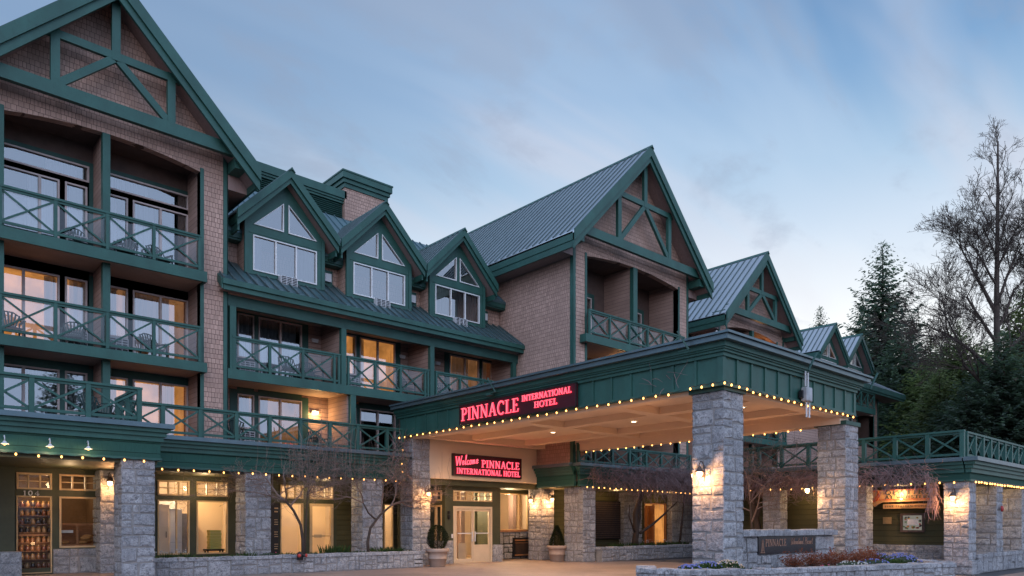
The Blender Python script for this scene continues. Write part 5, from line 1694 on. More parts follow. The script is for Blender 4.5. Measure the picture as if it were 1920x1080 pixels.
string_lights('bulbs hanging down beside the column left of the entrance', [(14.9, 22.5, 4.7), (14.82, 22.4, 4.3), (14.86, 22.5, 3.8), (14.8, 22.4, 3.2)], .33)

# wireless antenna unit on the canopy front
an = root('antenna_box', (19.0, 9.3, 4.95), 'grey antenna box with four white rods on the canopy front', 'antenna')
m = MB(); m.box(18.82, 19.14, 9.16, 9.34, 4.82, 5.20); m.build('housing', paint('grey_plastic', (.36, .38, .40), .5), an, bevel=.03)
for x, z0, z1 in ((18.88, 5.22, 5.62), (19.02, 5.22, 5.60), (18.94, 4.40, 4.80), (19.10, 4.40, 4.80)):
    m = MB(); m.tube([(x, 9.24, z0), (x, 9.24, z1)], .026, 8); m.build('antenna_rod', WHITEM, an)
m = MB(); m.box(18.74, 18.83, 9.26, 9.36, 4.9, 5.1); m.build('mounting', BLACKM, an)
for k, (x, y) in enumerate(((14.78, 17.3), (14.60, 10.1), (18.6, 8.98), (22.5, 8.98))):
    m = MB()
    if k < 2: m.beam((x - .12, y + .12, 6.1), (x + .02, y - .1, 5.65), .04, .04); m.beam((x + .02, y - .1, 5.65), (x + .06, y + .22, 5.66), .03, .03)
    else: m.beam((x + .2, y - .1, 6.05), (x - .1, y, 5.55), .04, .04)
    if k == 0: m.box(x - .02, x + .14, y + .1, y + .34, 5.58, 5.66)
    tag(m.build('floodlight_bracket', GREEN_DK), ('bracket with a small floodlight above the neon canopy sign', 'bracket at the near left corner of the canopy gutter', 'bracket in the middle of the canopy front gutter', 'bracket at the right end of the canopy front gutter')[k], 'bracket')


# ================================================================== PLANTERS
def stone_seg(mb, p, q, z0, z1, rnd, size=(.42, .34), prot=.035):
    """Stone face along p -> q, standing out to the right-hand side of the direction of travel."""
    p = Vector((p[0], p[1], 0)); q = Vector((q[0], q[1], 0)); d = q - p; L_ = d.length; d.normalize()
    t = MB(); stone_face(t, 'y', 0.0, 0.0, L_, z0, z1, rnd, -1, size, .03, prot)
    n = Vector((-d.y, d.x, 0)); i = len(mb.v)
    mb.v += [tuple(p + d * v[0] + n * v[1] + Vector((0, 0, v[2]))) for v in t.v]
    mb.f += [tuple(i + k for k in f) for f in t.f]


def planter(label, path, h, depth, seed, soil=None, z0=0.0, name='stone_planter'):
    r = root(name, (path[0][0], path[0][1], 0), label, 'planter', 'low granite planters')
    rnd = random.Random(seed)
    m = MB(); c = MB(); core = MB()
    for p, q in zip(path, path[1:]):
        stone_seg(m, p, q, z0, h - .09, rnd)
        P0 = Vector((p[0], p[1], 0)); Q0 = Vector((q[0], q[1], 0)); d = Q0 - P0; L_ = d.length; d.normalize(); n = Vector((-d.y, d.x, 0))
        i = len(core.v)
        for z in (0, h - .10):
            for a, b in ((P0, .0), (Q0, .0), (Q0, .34), (P0, .34)): core.v.append(tuple(a + n * b + Vector((0, 0, z))))
        core.f += [tuple(i + k for k in f) for f in ((0, 1, 5, 4), (1, 2, 6, 5), (2, 3, 7, 6), (3, 0, 4, 7), (4, 5, 6, 7))]
        x = -.05
        while x < L_:
            w = rnd.uniform(.24, .50); x1 = min(x + w, L_ + .06)
            if x1 - x > .08:
                hh = h + rnd.uniform(-.012, .016); o = rnd.uniform(.035, .065)
                a = P0 + d * (x + .008); b = P0 + d * (x1 - .006)
                i = len(c.v)
                for z, e in ((h - .10, 0), (hh - .015, 0), (hh, .014)):
                    for s, f_ in ((a + d * e, -o + e), (b - d * e, -o + e), (b - d * e, .40 - e), (a + d * e, .40 - e)):
                        j = 0 if z < h - .05 else rnd.uniform(-.008, .008)
                        c.v.append(tuple(s + n * (f_ + j) + Vector((0, 0, z + j))))
                c.f += [tuple(i + k for k in f) for f in ((0, 1, 5, 4), (1, 2, 6, 5), (2, 3, 7, 6), (3, 0, 4, 7), (4, 5, 9, 8), (5, 6, 10, 9), (6, 7, 11, 10), (7, 4, 8, 11), (8, 9, 10, 11), (3, 2, 1, 0))]
            x += w
    m.build('stone_face', STONE, r); core.build('wall_core', MORTAR, r); c.build('coping_stone', STONE, r)
    if soil:
        s = MB(); s.poly([(a, b, h - .14) for a, b in soil]); s.build('soil', SOIL, r)
    return r


planter('long low granite planter in front of the middle arcade with two bare trees', [(5.95, 21.55), (15.10, 21.55), (15.10, 22.4)], .58, .4, 51, [(5.95, 21.8), (14.9, 21.8), (14.9, 22.6), (5.95, 22.6)])
planter('low granite planter in front of the right wing arcade, full of bulbs', [(22.80, 19.80), (29.9, 19.80)], .60, .4, 52, [(22.8, 20.0), (29.9, 20.0), (29.9, 21.2), (22.8, 21.2)])
cpath = [(13.6, 10.7), (13.0, 10.2), (12.95, 9.6), (13.25, 8.9), (13.85, 8.4), (14.7, 8.0), (15.9, 7.66), (17.2, 7.26), (18.4, 6.93), (19.6, 6.58), (20.7, 6.25), (21.2, 6.45), (22.2, 7.6), (23.0, 9.2), (23.0, 10.7)]
planter('curved granite flower bed round the two front canopy columns', cpath, .55, .4, 53, [(a, b) for a, b in [(13.7, 10.7), (13.3, 10.1), (13.3, 9.6), (13.6, 9.1), (14.2, 8.7), (15.9, 8.0), (18.4, 7.2), (20.6, 6.6), (21.9, 7.7), (22.7, 9.2), (22.7, 10.7)]])

# ================================================================== PLANTS
LEAFG = leaf_mat('garden_leaves', (.030, .062, .022), (.07, .12, .045))
LEAFB = leaf_mat('blue_green_leaves', (.05, .085, .07), (.11, .15, .12))
LEAFR = leaf_mat('red_barberry_leaves', (.14, .038, .022), (.26, .085, .045))
FLW = paint('white_petals', (.48, .48, .46), .7, .05)
FLB = paint('blue_petals', (.16, .19, .46), .7, .1)
FLP = paint('pink_petals', (.62, .12, .20), .7, .1)
FLC = paint('cream_petals', (.62, .45, .30), .7, .1)


def blade(mb, p, d, l, w, rr):
    d = d.normalized(); s = d.cross(Vector((rr.uniform(-1, 1), rr.uniform(-1, 1), .2))).normalized() * w
    bend = Vector((d.x, d.y, -.3)) * l * .22
    a = p; m_ = p + d * l * .55; e = p + d * l + bend
    i = len(mb.v); mb.v += [tuple(a - s * .4), tuple(a + s * .4), tuple(m_ + s), tuple(e), tuple(m_ - s)]
    mb.f.append((i, i + 1, i + 2, i + 3, i + 4))


def plant(name, label, cat, c, rad_, h, n, leaf, flower=None, nf=0, wide=.012, upright=.6, group=None, mound=False, fs=.018):
    r = root(name, c, label, cat, group, False)
    rr = random.Random(hash(label) % 9973 if False else sum(map(ord, label)) + int(c[0] * 10))
    mb = MB(); fb = MB()
    for k in range(n):
        a = rr.uniform(0, 2 * PI); q = rad_ * math.sqrt(rr.random())
        if mound:
            hh = h * (1 - (q / rad_) ** 2) ** .5 * rr.uniform(.55, 1.0)
            p = Vector((q * math.cos(a), q * math.sin(a), max(0, hh - .03)))
            d = Vector((rr.uniform(-1, 1), rr.uniform(-1, 1), rr.uniform(-.2, 1)))
            blade(mb, p, d, rr.uniform(.035, .075), wide, rr)
        else:
            p = Vector((q * math.cos(a), q * math.sin(a), 0))
            d = Vector((math.cos(a) * q / rad_ + rr.uniform(-.25, .25), math.sin(a) * q / rad_ + rr.uniform(-.25, .25), 1 / max(.3, 1.2 - upright)))
            blade(mb, p, d, h * rr.uniform(.55, 1.0), wide, rr)
    mb.build('leaves', leaf, r)
    if flower:
        for k in range(nf):
            a = rr.uniform(0, 2 * PI); q = rad_ * .9 * math.sqrt(rr.random()); hh = h * ((1 - (q / rad_) ** 2) ** .5 if mound else rr.uniform(.75, 1.05)) + .01
            fb.ico((q * math.cos(a), q * math.sin(a), hh), fs * rr.uniform(.7, 1.2), 5, 3)
        fb.build('flowers', flower, r)
    return r


rr = random.Random(77)
zc = .44
xs_ = [(6.5, 'W'), (7.05, 'W'), (7.7, ''), (8.25, ''), (8.9, 'W'), (9.6, 'B'), (10.1, ''), (11.25, ''), (11.7, 'T'), (12.15, 'T'), (12.7, ''), (13.7, 'G'), (14.15, 'G'), (14.6, '')]
for k, (x, t) in enumerate(xs_):
    where = ['beside the near stone column', 'under the open shop window', 'below the shop window sill', 'before the yellow boxes', 'left of the second column', 'at the foot of the second column', 'right of the second column', 'below the tall blind', 'in front of the pale shop door', 'at the right edge of the shop door', 'below the green siding', 'at the foot of the second bare tree', 'right of the second bare tree', 'at the planter end by the entrance column'][k]
    if t == 'T': plant('leafy_plant', 'tall dark spiky plant ' + where, 'plant', (x, 22.1, zc), .26, .50, 70, LEAFG, None, 0, .022, .9)
    elif t == 'W': plant('daffodil_clump', 'clump of white spring flowers ' + where, 'plant', (x, 22.05, zc), .24, .34, 90, LEAFG, FLW, 9, .012, .8, fs=.020)
    elif t == 'B': plant('leafy_plant', 'low blue green mound ' + where, 'plant', (x, 22.0, zc), .40, .22, 420, LEAFB, None, 0, .018, mound=True)
    else: plant('leafy_plant', 'low green foliage ' + where, 'plant', (x, 22.05 + rr.uniform(-.1, .1), zc), .30, .26 if t == '' else .40, 130, LEAFG, FLP if k == 6 else None, 3, .014, .5)
for k, x in enumerate((24.6, 25.4, 26.6, 27.3, 28.0, 28.7, 29.3)):
    plant('daffodil_clump', 'bulb clump in the right wing planter, %s' % ['at its left end', 'left of the vine trunk', 'just right of the vine trunk', 'below the lit shop window', 'right of the lit window', 'near the canopy column', 'at its right end'][k], 'plant', (x, 20.5, .46), .34, .36, 130, LEAFG, FLW if k > 1 else None, 7, .014, .85, fs=.022)
# flower bed round the canopy columns
bed = [('leafy_plant', (13.75, 9.4), .36, .20, LEAFG, FLB, 60, 'blue forget-me-nots at the left end of the round bed'), ('leafy_plant', (14.2, 9.2), .40, .26, LEAFG, FLB, 50, 'blue and green mound left of the near column'),
       ('leafy_plant', (14.55, 8.9), .36, .30, LEAFG, FLC, 60, 'cream flowers against the near column'), ('leafy_plant', (15.3, 8.6), .30, .12, LEAFG, None, 0, 'low leaves at the foot of the near column'),
       ('leafy_plant', (17.5, 8.0), .28, .12, LEAFG, FLP, 5, 'small pink flower below the plaque'), ('leafy_plant', (18.3, 7.75), .42, .20, LEAFB, FLW, 40, 'pale flowering mound in front of the red shrubs, left'),
       ('leafy_plant', (19.1, 7.55), .44, .22, LEAFB, FLB, 40, 'pale blue mound in the middle of the bed'), ('leafy_plant', (19.9, 7.4), .40, .22, LEAFG, None, 0, 'green mound right of the middle of the bed'),
       ('leafy_plant', (20.7, 7.4), .44, .26, LEAFB, FLB, 70, 'blue flowering mound near the right end of the bed'), ('leafy_plant', (21.5, 7.8), .46, .30, LEAFB, FLB, 80, 'large blue green mound at the right end of the bed'),
       ('leafy_plant', (22.1, 8.6), .42, .26, LEAFB, FLB, 50, 'blue green mound behind the right end of the bed')]
for nm, (x, y), rd_, h, lf, fl, nf, lb in bed:
    plant(nm, lb, 'plant', (x, y, .42), rd_, h, int(1300 * rd_), lf, fl, nf, .020, mound=True)
for k, (x, y) in enumerate(((17.3, 8.75), (17.9, 8.65), (18.5, 8.55), (19.1, 8.45), (19.7, 8.35), (20.3, 8.3), (20.9, 8.35), (21.4, 8.7))):
    r = root('red_shrub', (x, y, .42), 'low red leaved barberry shrub, %s of the row below the plaque' % ['first', 'second', 'third', 'fourth', 'fifth', 'sixth', 'seventh', 'last'][k], 'shrub', 'red shrubs below the plaque', False)
    q = random.Random(300 + k); mb = MB(); tw = MB()
    for j in range(60):
        a = q.uniform(0, 2 * PI); e = q.uniform(.3, 1.3); L_ = q.uniform(.25, .52)
        d = Vector((math.cos(a) * math.cos(e), math.sin(a) * math.cos(e), math.sin(e))); tw.tube([(0, 0, 0), tuple(d * L_ * .6), tuple(d * L_ + Vector((0, 0, -.02)))], .004, 3)
        for i_ in range(9):
            p = d * L_ * q.uniform(.35, 1.03) + Vector((q.uniform(-.03, .03), q.uniform(-.03, .03), q.uniform(-.02, .03)))
            blade(mb, p, Vector((q.uniform(-1, 1), q.uniform(-1, 1), q.uniform(-.2, 1))), q.uniform(.03, .055), .013, q)
    tw.build('twigs', TWIG, r); mb.build('leaves', LEAFR, r)


# ---- potted evergreens
def pot(loc, label, cone):
    r = root('potted_evergreen', loc, label, 'potted tree', 'potted evergreens beside the entrance', False)
    m = MB(); m.lathe([(.26, 0), (.28, .02), (.325, .28), (.345, .285), (.345, .31), (.33, .32), (.365, .52), (.41, .53), (.425, .56), (.425, .64), (.41, .66), (.37, .66), (.36, .60)], (0, 0, 0), 28); m.build('pot', TERRA, r, True)
    q = random.Random(int(loc[0])); mb = MB()
    for k in range(5200):
        t = q.random() ** .8
        if cone: R_ = .33 * (1 - t) ** .8 + .02; z = .62 + t * .86
        else: R_ = .36 * math.sqrt(max(0, 1 - (2 * t - 1) ** 2)) * (1.05 - .22 * t) + .02; z = .62 + t * .88
        a = q.uniform(0, 2 * PI); rr_ = R_ * (q.uniform(.72, 1.04)) * (1 + .07 * math.sin(5 * a + 9 * t))
        p = Vector((rr_ * math.cos(a), rr_ * math.sin(a), z))
        blade(mb, p, Vector((math.cos(a) + q.uniform(-.7, .7), math.sin(a) + q.uniform(-.7, .7), q.uniform(-.3, 1.1))), q.uniform(.025, .055), .008, q)
    mb.build('foliage', leaf_mat('pot_foliage', (.014, .022, .012), (.035, .048, .024)), r)
    m = MB(); m.tube([(0, 0, .55), (0, 0, 1.3)], .02, 6); m.build('stem', BARK, r)
    m = MB(); m.lathe([(.001, .60), (.36, .60)], (0, 0, 0), 20, False); m.build('soil', SOIL, r)


pot((15.75, 21.55, 0), 'round clipped evergreen in a stone coloured pot left of the entrance doors', False)
pot((21.75, 21.35, 0), 'cone clipped evergreen in a stone coloured pot right of the entrance', True)


# ================================================================== BARE TREES
def limb(mb, p, d, L_, r0, lvl, q, par, tips):
    """Recursive curved limb."""
    n = 4 if lvl < 3 else 3
    pts = [p]; rs = [r0]; cur = p.copy(); dd = d.normalized()
    for k in range(n):
        dd = (dd + Vector((q.uniform(-1, 1), q.uniform(-1, 1), q.uniform(-1, 1))) * par['wob'] + Vector((0, 0, par['up'])) * (.4 if lvl else .15)).normalized()
        cur = cur + dd * (L_ / n); pts.append(cur.copy()); rs.append(max(par['rmin'], r0 * (1 - (1 - par['taper']) * (k + 1) / n)))
    mb.tube(pts, rs, 7 if lvl < 2 else (5 if lvl < 3 else 3), False)
    if lvl >= par['lv']:
        tips.append((cur, dd)); return
    nb = par['nb'][min(lvl, len(par['nb']) - 1)]
    for k in range(nb):
        t = q.uniform(par['t0'], 1.0) if k < nb - 1 else 1.0
        i = min(n - 1, int(t * n)); f = t * n - i
        b = pts[i].lerp(pts[min(n, i + 1)], max(0, min(1, f)))
        az = q.uniform(0, 2 * PI); sp_ = par['spread'] * q.uniform(.6, 1.2)
        o = dd.orthogonal().normalized(); o2 = dd.cross(o)
        nd = (dd * math.cos(sp_) + (o * math.cos(az) + o2 * math.sin(az)) * math.sin(sp_))
        nd.z = nd.z * par.get('flat', 1) + par.get('lift', 0)
        limb(mb, b, nd, L_ * par['len'] * q.uniform(.75, 1.15), max(par['rmin'], rs[i] * par['thin']), lvl + 1, q, par, tips)


def bare_tree(loc, label, trunk_pts, trunk_r, starts, par, seed, name='bare_tree', tmat=None, bmat=None, suckers=0, buds=None):
    r = root(name, loc, label, 'tree', None, False)
    q = random.Random(seed)
    m = MB()
    for pts, r0, r1 in trunk_pts:
        n = len(pts); m.tube(pts, [r0 + (r1 - r0) * k / (n - 1) for k in range(n)], 9)
    m.build('trunk', tmat or BARK, r, True)
    mb = MB(); tips = []
    for p, d, L_, rr_ in starts: limb(mb, Vector(p), Vector(d), L_, rr_, 1 if not par.get('adapt') else (1 if L_ > 3.2 else (2 if L_ > 1.9 else 3)), q, par, tips)
    for k in range(suckers):
        p, d = tips[q.randrange(len(tips))]; hgt = q.uniform(.4, 1.4)
        mb.tube([tuple(p), tuple(p + Vector((q.uniform(-.08, .08), q.uniform(-.08, .08), hgt * .5))), tuple(p + Vector((q.uniform(-.15, .15), q.uniform(-.15, .15), hgt)))], [.006, .005, .003], 3, False)
    mb.build('crown', bmat or TWIG, r)
    if buds:
        b = MB(); q2 = random.Random(seed + 1)
        for p, d in tips:
            for k in range(buds[0]):
                c = p - d * q2.uniform(0, buds[2] * 6); blade(b, c + Vector((q2.uniform(-1, 1), q2.uniform(-1, 1), q2.uniform(-1, 1))) * buds[2] * 1.5, Vector((q2.uniform(-1, 1), q2.uniform(-1, 1), q2.uniform(-1, 1))), buds[2] * q2.uniform(.6, 1.4), buds[2] * .35, q2)
        b.build('buds', buds[1], r)
    return r


small = dict(wob=.30, up=.10, taper=.55, rmin=.0035, lv=6, nb=(4, 4, 4, 3, 3, 2), t0=.3, spread=.95, len=.70, thin=.62, flat=.55, lift=.05)
BUDM = leaf_mat('tiny_spring_buds', (.10, .09, .03), (.20, .16, .06))
bare_tree((10.75, 22.0, .42), 'small bare tree with a bent trunk and flat crown right of the second column',
          [([(0, 0, 0), (-.02, 0, .6), (-.10, 0, 1.1), (-.35, -.02, 1.55), (-.62, -.04, 1.85)], .055, .035), ([(.05, .02, 0), (.08, .02, .8), (.12, .02, 1.6), (.14, 0, 2.2)], .03, .018)], 0,
          [((-.62, -.04, 1.85), (-1, .0, .45), 1.25, .032), ((-.62, -.04, 1.85), (-.4, -.4, .8), 1.0, .028), ((-.45, -.03, 1.7), (.5, .1, .8), 1.0, .028), ((.14, 0, 2.1), (.9, .1, .5), 1.2, .022), ((.14, 0, 2.1), (.1, -.3, 1), .9, .02), ((-.62, -.04, 1.85), (-.7, .3, .3), 1.3, .026), ((.14, 0, 2.1), (.4, .3, .4), 1.1, .02)], small, 5, suckers=130, buds=(2, BUDM, .018))
bare_tree((13.15, 22.0, .42), 'small bare tree with a leaning trunk and twiggy crown nearest the entrance',
          [([(0, 0, 0), (-.04, 0, .5), (.08, 0, 1.0), (.45, -.03, 1.45), (.85, -.05, 1.75)], .055, .035), ([(.25, -.02, 1.3), (0, 0, 1.5), (-.2, .02, 1.85)], .035, .022)], 0,
          [((.85, -.05, 1.75), (1, .0, .5), 1.05, .032), ((.85, -.05, 1.75), (.5, -.3, .8), 1.0, .028), ((-.2, .02, 1.85), (-.9, .1, .5), 1.1, .026), ((-.2, .02, 1.85), (-.1, -.3, 1), 1.0, .024), ((.5, -.03, 1.5), (.1, .2, 1), 1.1, .026), ((.85, -.05, 1.75), (.9, .3, .2), 1.0, .024)], small, 8, suckers=130, buds=(2, BUDM, .016))
bare_tree((23.9, 13.6, 0), 'straggly bare shrub behind the near canopy column, in front of the pavilion',
          [([(0, 0, 0), (.05, .1, 1.2), (-.1, .1, 2.4)], .06, .03)], 0,
          [((0, .1, 1.6), (-.3, -.7, .7), 1.5, .03), ((-.1, .1, 2.4), (.2, .6, .9), 1.3, .028), ((-.1, .1, 2.4), (-.3, -.5, 1), 1.4, .028), ((-.1, .1, 2.3), (.3, -.9, .4), 1.4, .026), ((0, .1, 2), (0, .9, .4), 1.3, .026)], dict(small, up=.25), 11, name='bare_shrub', suckers=30, buds=(2, BUDM, .02))


def WP(u, d, z=0.0):
    """World position at depth d in the direction of picture column u (used only to lay out the far trees)."""
    a = (u - 960) / 1367.0 * d; t = rad(48)
    return (math.cos(t) * d + math.sin(t) * a, math.sin(t) * d - math.cos(t) * a, z)


big = dict(adapt=1, wob=.13, up=.10, taper=.5, rmin=.009, lv=6, nb=(5, 5, 5, 5, 4, 3), t0=.22, spread=.70, len=.62, thin=.55, flat=1, lift=.04)
tp = [(0, 0, 0), (.05, 0, 6), (.1, .05, 11), (.25, .1, 16), (.45, .1, 21), (.7, .15, 25.5)]
st = []
q = random.Random(21)
R_ = Vector((math.sin(rad(48)), -math.cos(rad(48)), 0)); F_ = Vector((math.cos(rad(48)), math.sin(rad(48)), 0))
for z, side, up_, L_, rr_ in ((9.0, -1, .75, 6.6, .13), (9.6, 1, .8, 6.0, .12), (10.8, -.85, .85, 6.8, .14), (11.5, .8, .9, 5.5, .11), (12.8, -.8, .8, 5.6, .11), (13.6, .7, 1.0, 5.2, .10), (14.6, -.6, 1.3, 6.2, .13), (15.2, .5, 1.2, 5.6, .10), (16.4, -.8, 1.0, 4.6, .08), (17.5, .7, 1.1, 4.2, .08), (17.9, -.7, 1.1, 3.8, .06), (18.6, .6, 1.2, 3.6, .06), (19.4, -.6, 1.2, 3.4, .05), (20.2, .6, 1.3, 3.0, .05), (21, -.6, 1.2, 2.8, .04), (21.8, .5, 1.4, 2.6, .04), (22.6, -.4, 1.5, 2.3, .04), (23.4, .4, 1.6, 2.1, .03), (24.4, -.2, 2, 1.9, .03), (25.2, .1, 2, 1.7, .03)):
    t = z / 25.5
    k = min(4, int(t * 5)); 
    base = Vector(tp[k]).lerp(Vector(tp[k + 1]), (z - tp[k][2]) / (tp[k + 1][2] - tp[k][2]))
    d = R_ * side + F_ * q.uniform(-.45, .45) + Vector((0, 0, up_))
    st.append((tuple(base), tuple(d.normalized()), L_ * .62, rr_))
bare_tree(WP(1870, 45), 'tall leafless tree towering over the conifers at the right', [(tp, .30, .05)], 0, st, big, 31, name='bare_tree', buds=(1, leaf_mat('brown_buds', (.05, .035, .025), (.11, .075, .05)), .055), bmat=BARK)

# ================================================================== CONIFERS
CON_A = leaf_mat('spruce_needles', (.075, .112, .092), (.150, .190, .150))
CON_B = leaf_mat('fresh_fir_needles', (.12, .155, .080), (.26, .28, .135))


def conifer_mesh(parent, H, R0, seed, dens, mat, power=.85, bare=.06, tuft=.42):
    q = random.Random(seed)
    tr = MB(); tr.tube([(0, 0, 0), (0, 0, H * .6), (0, 0, H * .99)], [H * .016, H * .008, .02], 7, False); tr.build('trunk', BARK, parent, True)
    mb = MB()
    nb = int(dens)
    for k in range(nb):
        t = bare + (1 - bare) * (k + q.random()) / nb
        z = H * t
        L_ = R0 * ((1 - t) ** power) * q.uniform(.62, 1.12) + .25
        az = k * 2.399 + q.uniform(-.5, .5)
        droop = q.uniform(.10, .42) * (1.1 - t)
        hd = Vector((math.cos(az), math.sin(az), 0))
        nt_ = max(3, int(L_ / tuft * 2.1))
        for j in range(nt_):
            s = (j + .6) / nt_
            c = hd * L_ * s + Vector((0, 0, z - droop * L_ * s + .30 * L_ * s * s * (.6 + t)))
            w = tuft * (1.15 - .55 * s) * (1 if t < .75 else 1 - (t - .75) * 2.6) * q.uniform(.7, 1.25)
            for i_ in range(3):
                side = hd.cross(Vector((0, 0, 1))) * q.uniform(-1.0, 1.0) * (.75 + .5 * (1 - s))
                d = (hd * q.uniform(.4, 1.0) + side + Vector((0, 0, q.uniform(-.55, .18)))).normalized()
                o = d.orthogonal().normalized() if q.random() < .3 else d.cross(Vector((q.uniform(-.4, .4), q.uniform(-.4, .4), 1))).normalized()
                cc = c + Vector((q.uniform(-.2, .2), q.uniform(-.2, .2), q.uniform(-.15, .1))) * tuft
                i = len(mb.v); a = w * q.uniform(.8, 1.4); b = w * .22
                mb.v += [tuple(cc - o * b * .6), tuple(cc + d * a * .45 - o * b * 1.3), tuple(cc + d * a), tuple(cc + d * a * .5 + o * b * 1.3), tuple(cc + o * b * .6)]
                mb.f.append((i, i + 1, i + 2, i + 3, i + 4))
    for j in range(5):
        blade(mb, Vector((0, 0, H * (.955 + .01 * j))), Vector((q.uniform(-.5, .5), q.uniform(-.5, .5), 1.2)), H * .02, .05, q)
    mb.build('crown', mat, parent)


protos = {}
specs = [  # kind, picture column, depth, height, width factor, label
    ('A', 1655, 70, 28.6, 1.0, 'tallest dark spruce behind the end of the hotel roof'),
    ('A', 1618, 80, 26.5, .95, 'dark spruce just left of the tallest one'),
    ('A', 1588, 86, 23.8, .85, 'lower dark spruce left of the tall spruce pair'),
    ('A', 1538, 84, 26.6, .62, 'small spruce tip above the far dormer roof'),
    ('A', 1690, 64, 19.0, 1.0, 'dark spruce low behind the roof end of the hotel'),
    ('A', 1708, 66, 20.5, .9, 'spruce between the tallest one and the bare tree'),
    ('B', 1745, 66, 18.5, 1.1, 'loose pale fir left of the pointed pale one'),
    ('A', 1775, 60, 17.4, .8, 'slim dark spruce left of the bare tree, between two pale firs'),
    ('A', 1848, 60, 16.6, .8, 'slim dark spruce just left of the bare tree trunk'),
    ('B', 1728, 60, 14.8, 1.2, 'yellowish fir right of the hotel roof end'),
    ('B', 1795, 54, 16.6, 1.0, 'pale green fir with a pointed top beside the bare tree'),
    ('B', 1762, 50, 12.2, 1.3, 'broad fir low behind the pavilion railing'),
    ('A', 1838, 48, 12.4, 1.1, 'dark spruce left of the bare tree trunk'),
    ('A', 1882, 43, 12.9, 1.0, 'blue green spruce in front of the bare tree trunk'),
    ('B', 1918, 50, 17.6, .9, 'tall yellowish fir at the right picture edge'),
    ('A', 1925, 42, 10.6, 1.2, 'dark spruce low at the right picture edge'),
    ('A', 1812, 44, 9.8, 1.25, 'low dark spruce just above the pavilion corner railing'),
    ('A', 1722, 56, 10.2, 1.3, 'low dark spruce behind the pavilion railing left'),
    ('B', 1860, 62, 14.2, 1.3, 'broad fir behind the bare tree'),
    ('A', 1975, 50, 17.0, 1.0, 'spruce just outside the right picture edge'),
    ('B', 1830, 56, 15.2, 1.1, 'fir between the pointed pale one and the bare tree'),
    ('A', 1775, 47, 9.5, 1.4, 'low dark spruce in the middle above the pavilion railing'),
]
for k, (kind, u, d, H, wf, lb) in enumerate(specs):
    r = root('spruce_tree' if kind == 'A' else 'fir_tree', WP(u, d), lb, 'tree', 'conifers behind the hotel', False, k * 1.1)
    if kind not in protos:
        if kind == 'A': conifer_mesh(r, 28.6, 7.6, 61, 460, CON_A, .66, .05, .60)
        else: conifer_mesh(r, 14.8, 4.0, 62, 520, CON_B, .62, .03, .36)
        protos[kind] = (list(r.children), 28.6 if kind == 'A' else 14.8)
    else:
        for ch in protos[kind][0]:
            c = ch.copy(); col.objects.link(c); c.parent = r
    s = H / protos[kind][1]
    w_ = wf * (s if kind == 'A' and H > 20 else (s * 1.35 if kind == 'A' else s))
    r.scale = (w_, w_, s)


for k, (x, y, H) in enumerate(((72, -38, 24), (80, -52, 28), (92, -60, 26), (60, -62, 25), (104, -88, 30), (40, -58, 22), (20, -60, 24))):
    r = root('spruce_tree', (x, y, 0), 'spruce across the street behind the camera, %s from the right' % ['first', 'second', 'third', 'fourth', 'fifth', 'sixth', 'seventh'][k], 'tree', 'conifers across the street', False, k)
    for ch in protos['A'][0]:
        c = ch.copy(); col.objects.link(c); c.parent = r
    r.scale = (H / 28.6, H / 28.6, H / 28.6)

# ================================================================== VINES
def vine(label, loc, gen, n, seed, trunk=None, name='climbing_vine'):
    r = root(name, loc, label, 'vine', 'bare vines on the arcade fascias')
    q = random.Random(seed); mb = MB()
    for k in range(n):
        p, d, L_ = gen(q, k)
        p = Vector(p); d = Vector(d).normalized(); pts = [p.copy()]; ns = 6
        for j in range(ns):
            d = (d + Vector((q.uniform(-.5, .5), q.uniform(-.5, .5), q.uniform(-.5, .28))) * .55).normalized()
            p = p + d * (L_ / ns); pts.append(p.copy())
        r0 = q.uniform(.005, .011)
        mb.tube(pts, [r0 * (1 - .1 * j) for j in range(ns + 1)], 3, False)
    mb.build('stems', VINEM, r)
    if trunk:
        t = MB()
        for pts, a, b in trunk:
            n_ = len(pts); t.tube(pts, [a + (b - a) * j / (n_ - 1) for j in range(n_)], 7)
        t.build('trunk', BARK, r, True)


def genC(q, k):
    x = 22.0 + 7.7 * q.random() ** .75
    th = .25 + .75 * min(1, max(0, (x - 22.5) / 3.5))
    return (x, 19.82 - q.random() * .35 * th, 3.25 + q.random() * .85 * (.6 + .4 * th)), (q.uniform(-1, 1), q.uniform(-.5, .2), q.uniform(-.9, .5)), q.uniform(.5, 1.5) * (.5 + .5 * th)


vine('mass of bare vine stems hanging over the fascia of the right wing arcade', (26, 20.4, .5), genC, 1500, 71,
     [([(25.9, 20.6, .45), (26.0, 20.55, 1.2), (25.85, 20.5, 2.0), (26.1, 20.3, 3.0), (26.4, 20.0, 3.6)], .15, .09), ([(26.1, 20.55, .45), (25.9, 20.5, 1.0), (26.15, 20.5, 1.8), (25.9, 20.3, 3.1)], .09, .06), ([(26.2, 20.5, 1.15), (27.0, 20.4, 1.55), (27.8, 20.3, 2.05), (28.6, 20.2, 2.6)], .07, .03), ([(25.8, 20.5, 1.2), (25.3, 20.4, 1.9), (25.2, 20.3, 2.4)], .04, .02), ([(29.2, 20.5, .5), (29.3, 20.4, 1.8), (29.2, 20.2, 3.0)], .06, .04)])


def genF(q, k):
    y = 8.1 + 7.6 * q.random()
    return (24.74 - q.random() * .20, y, 2.92 + q.random() * .50), (q.uniform(-.3, .2), q.uniform(-.8, .8), q.uniform(-1.2, .35)), q.uniform(.3, .9)


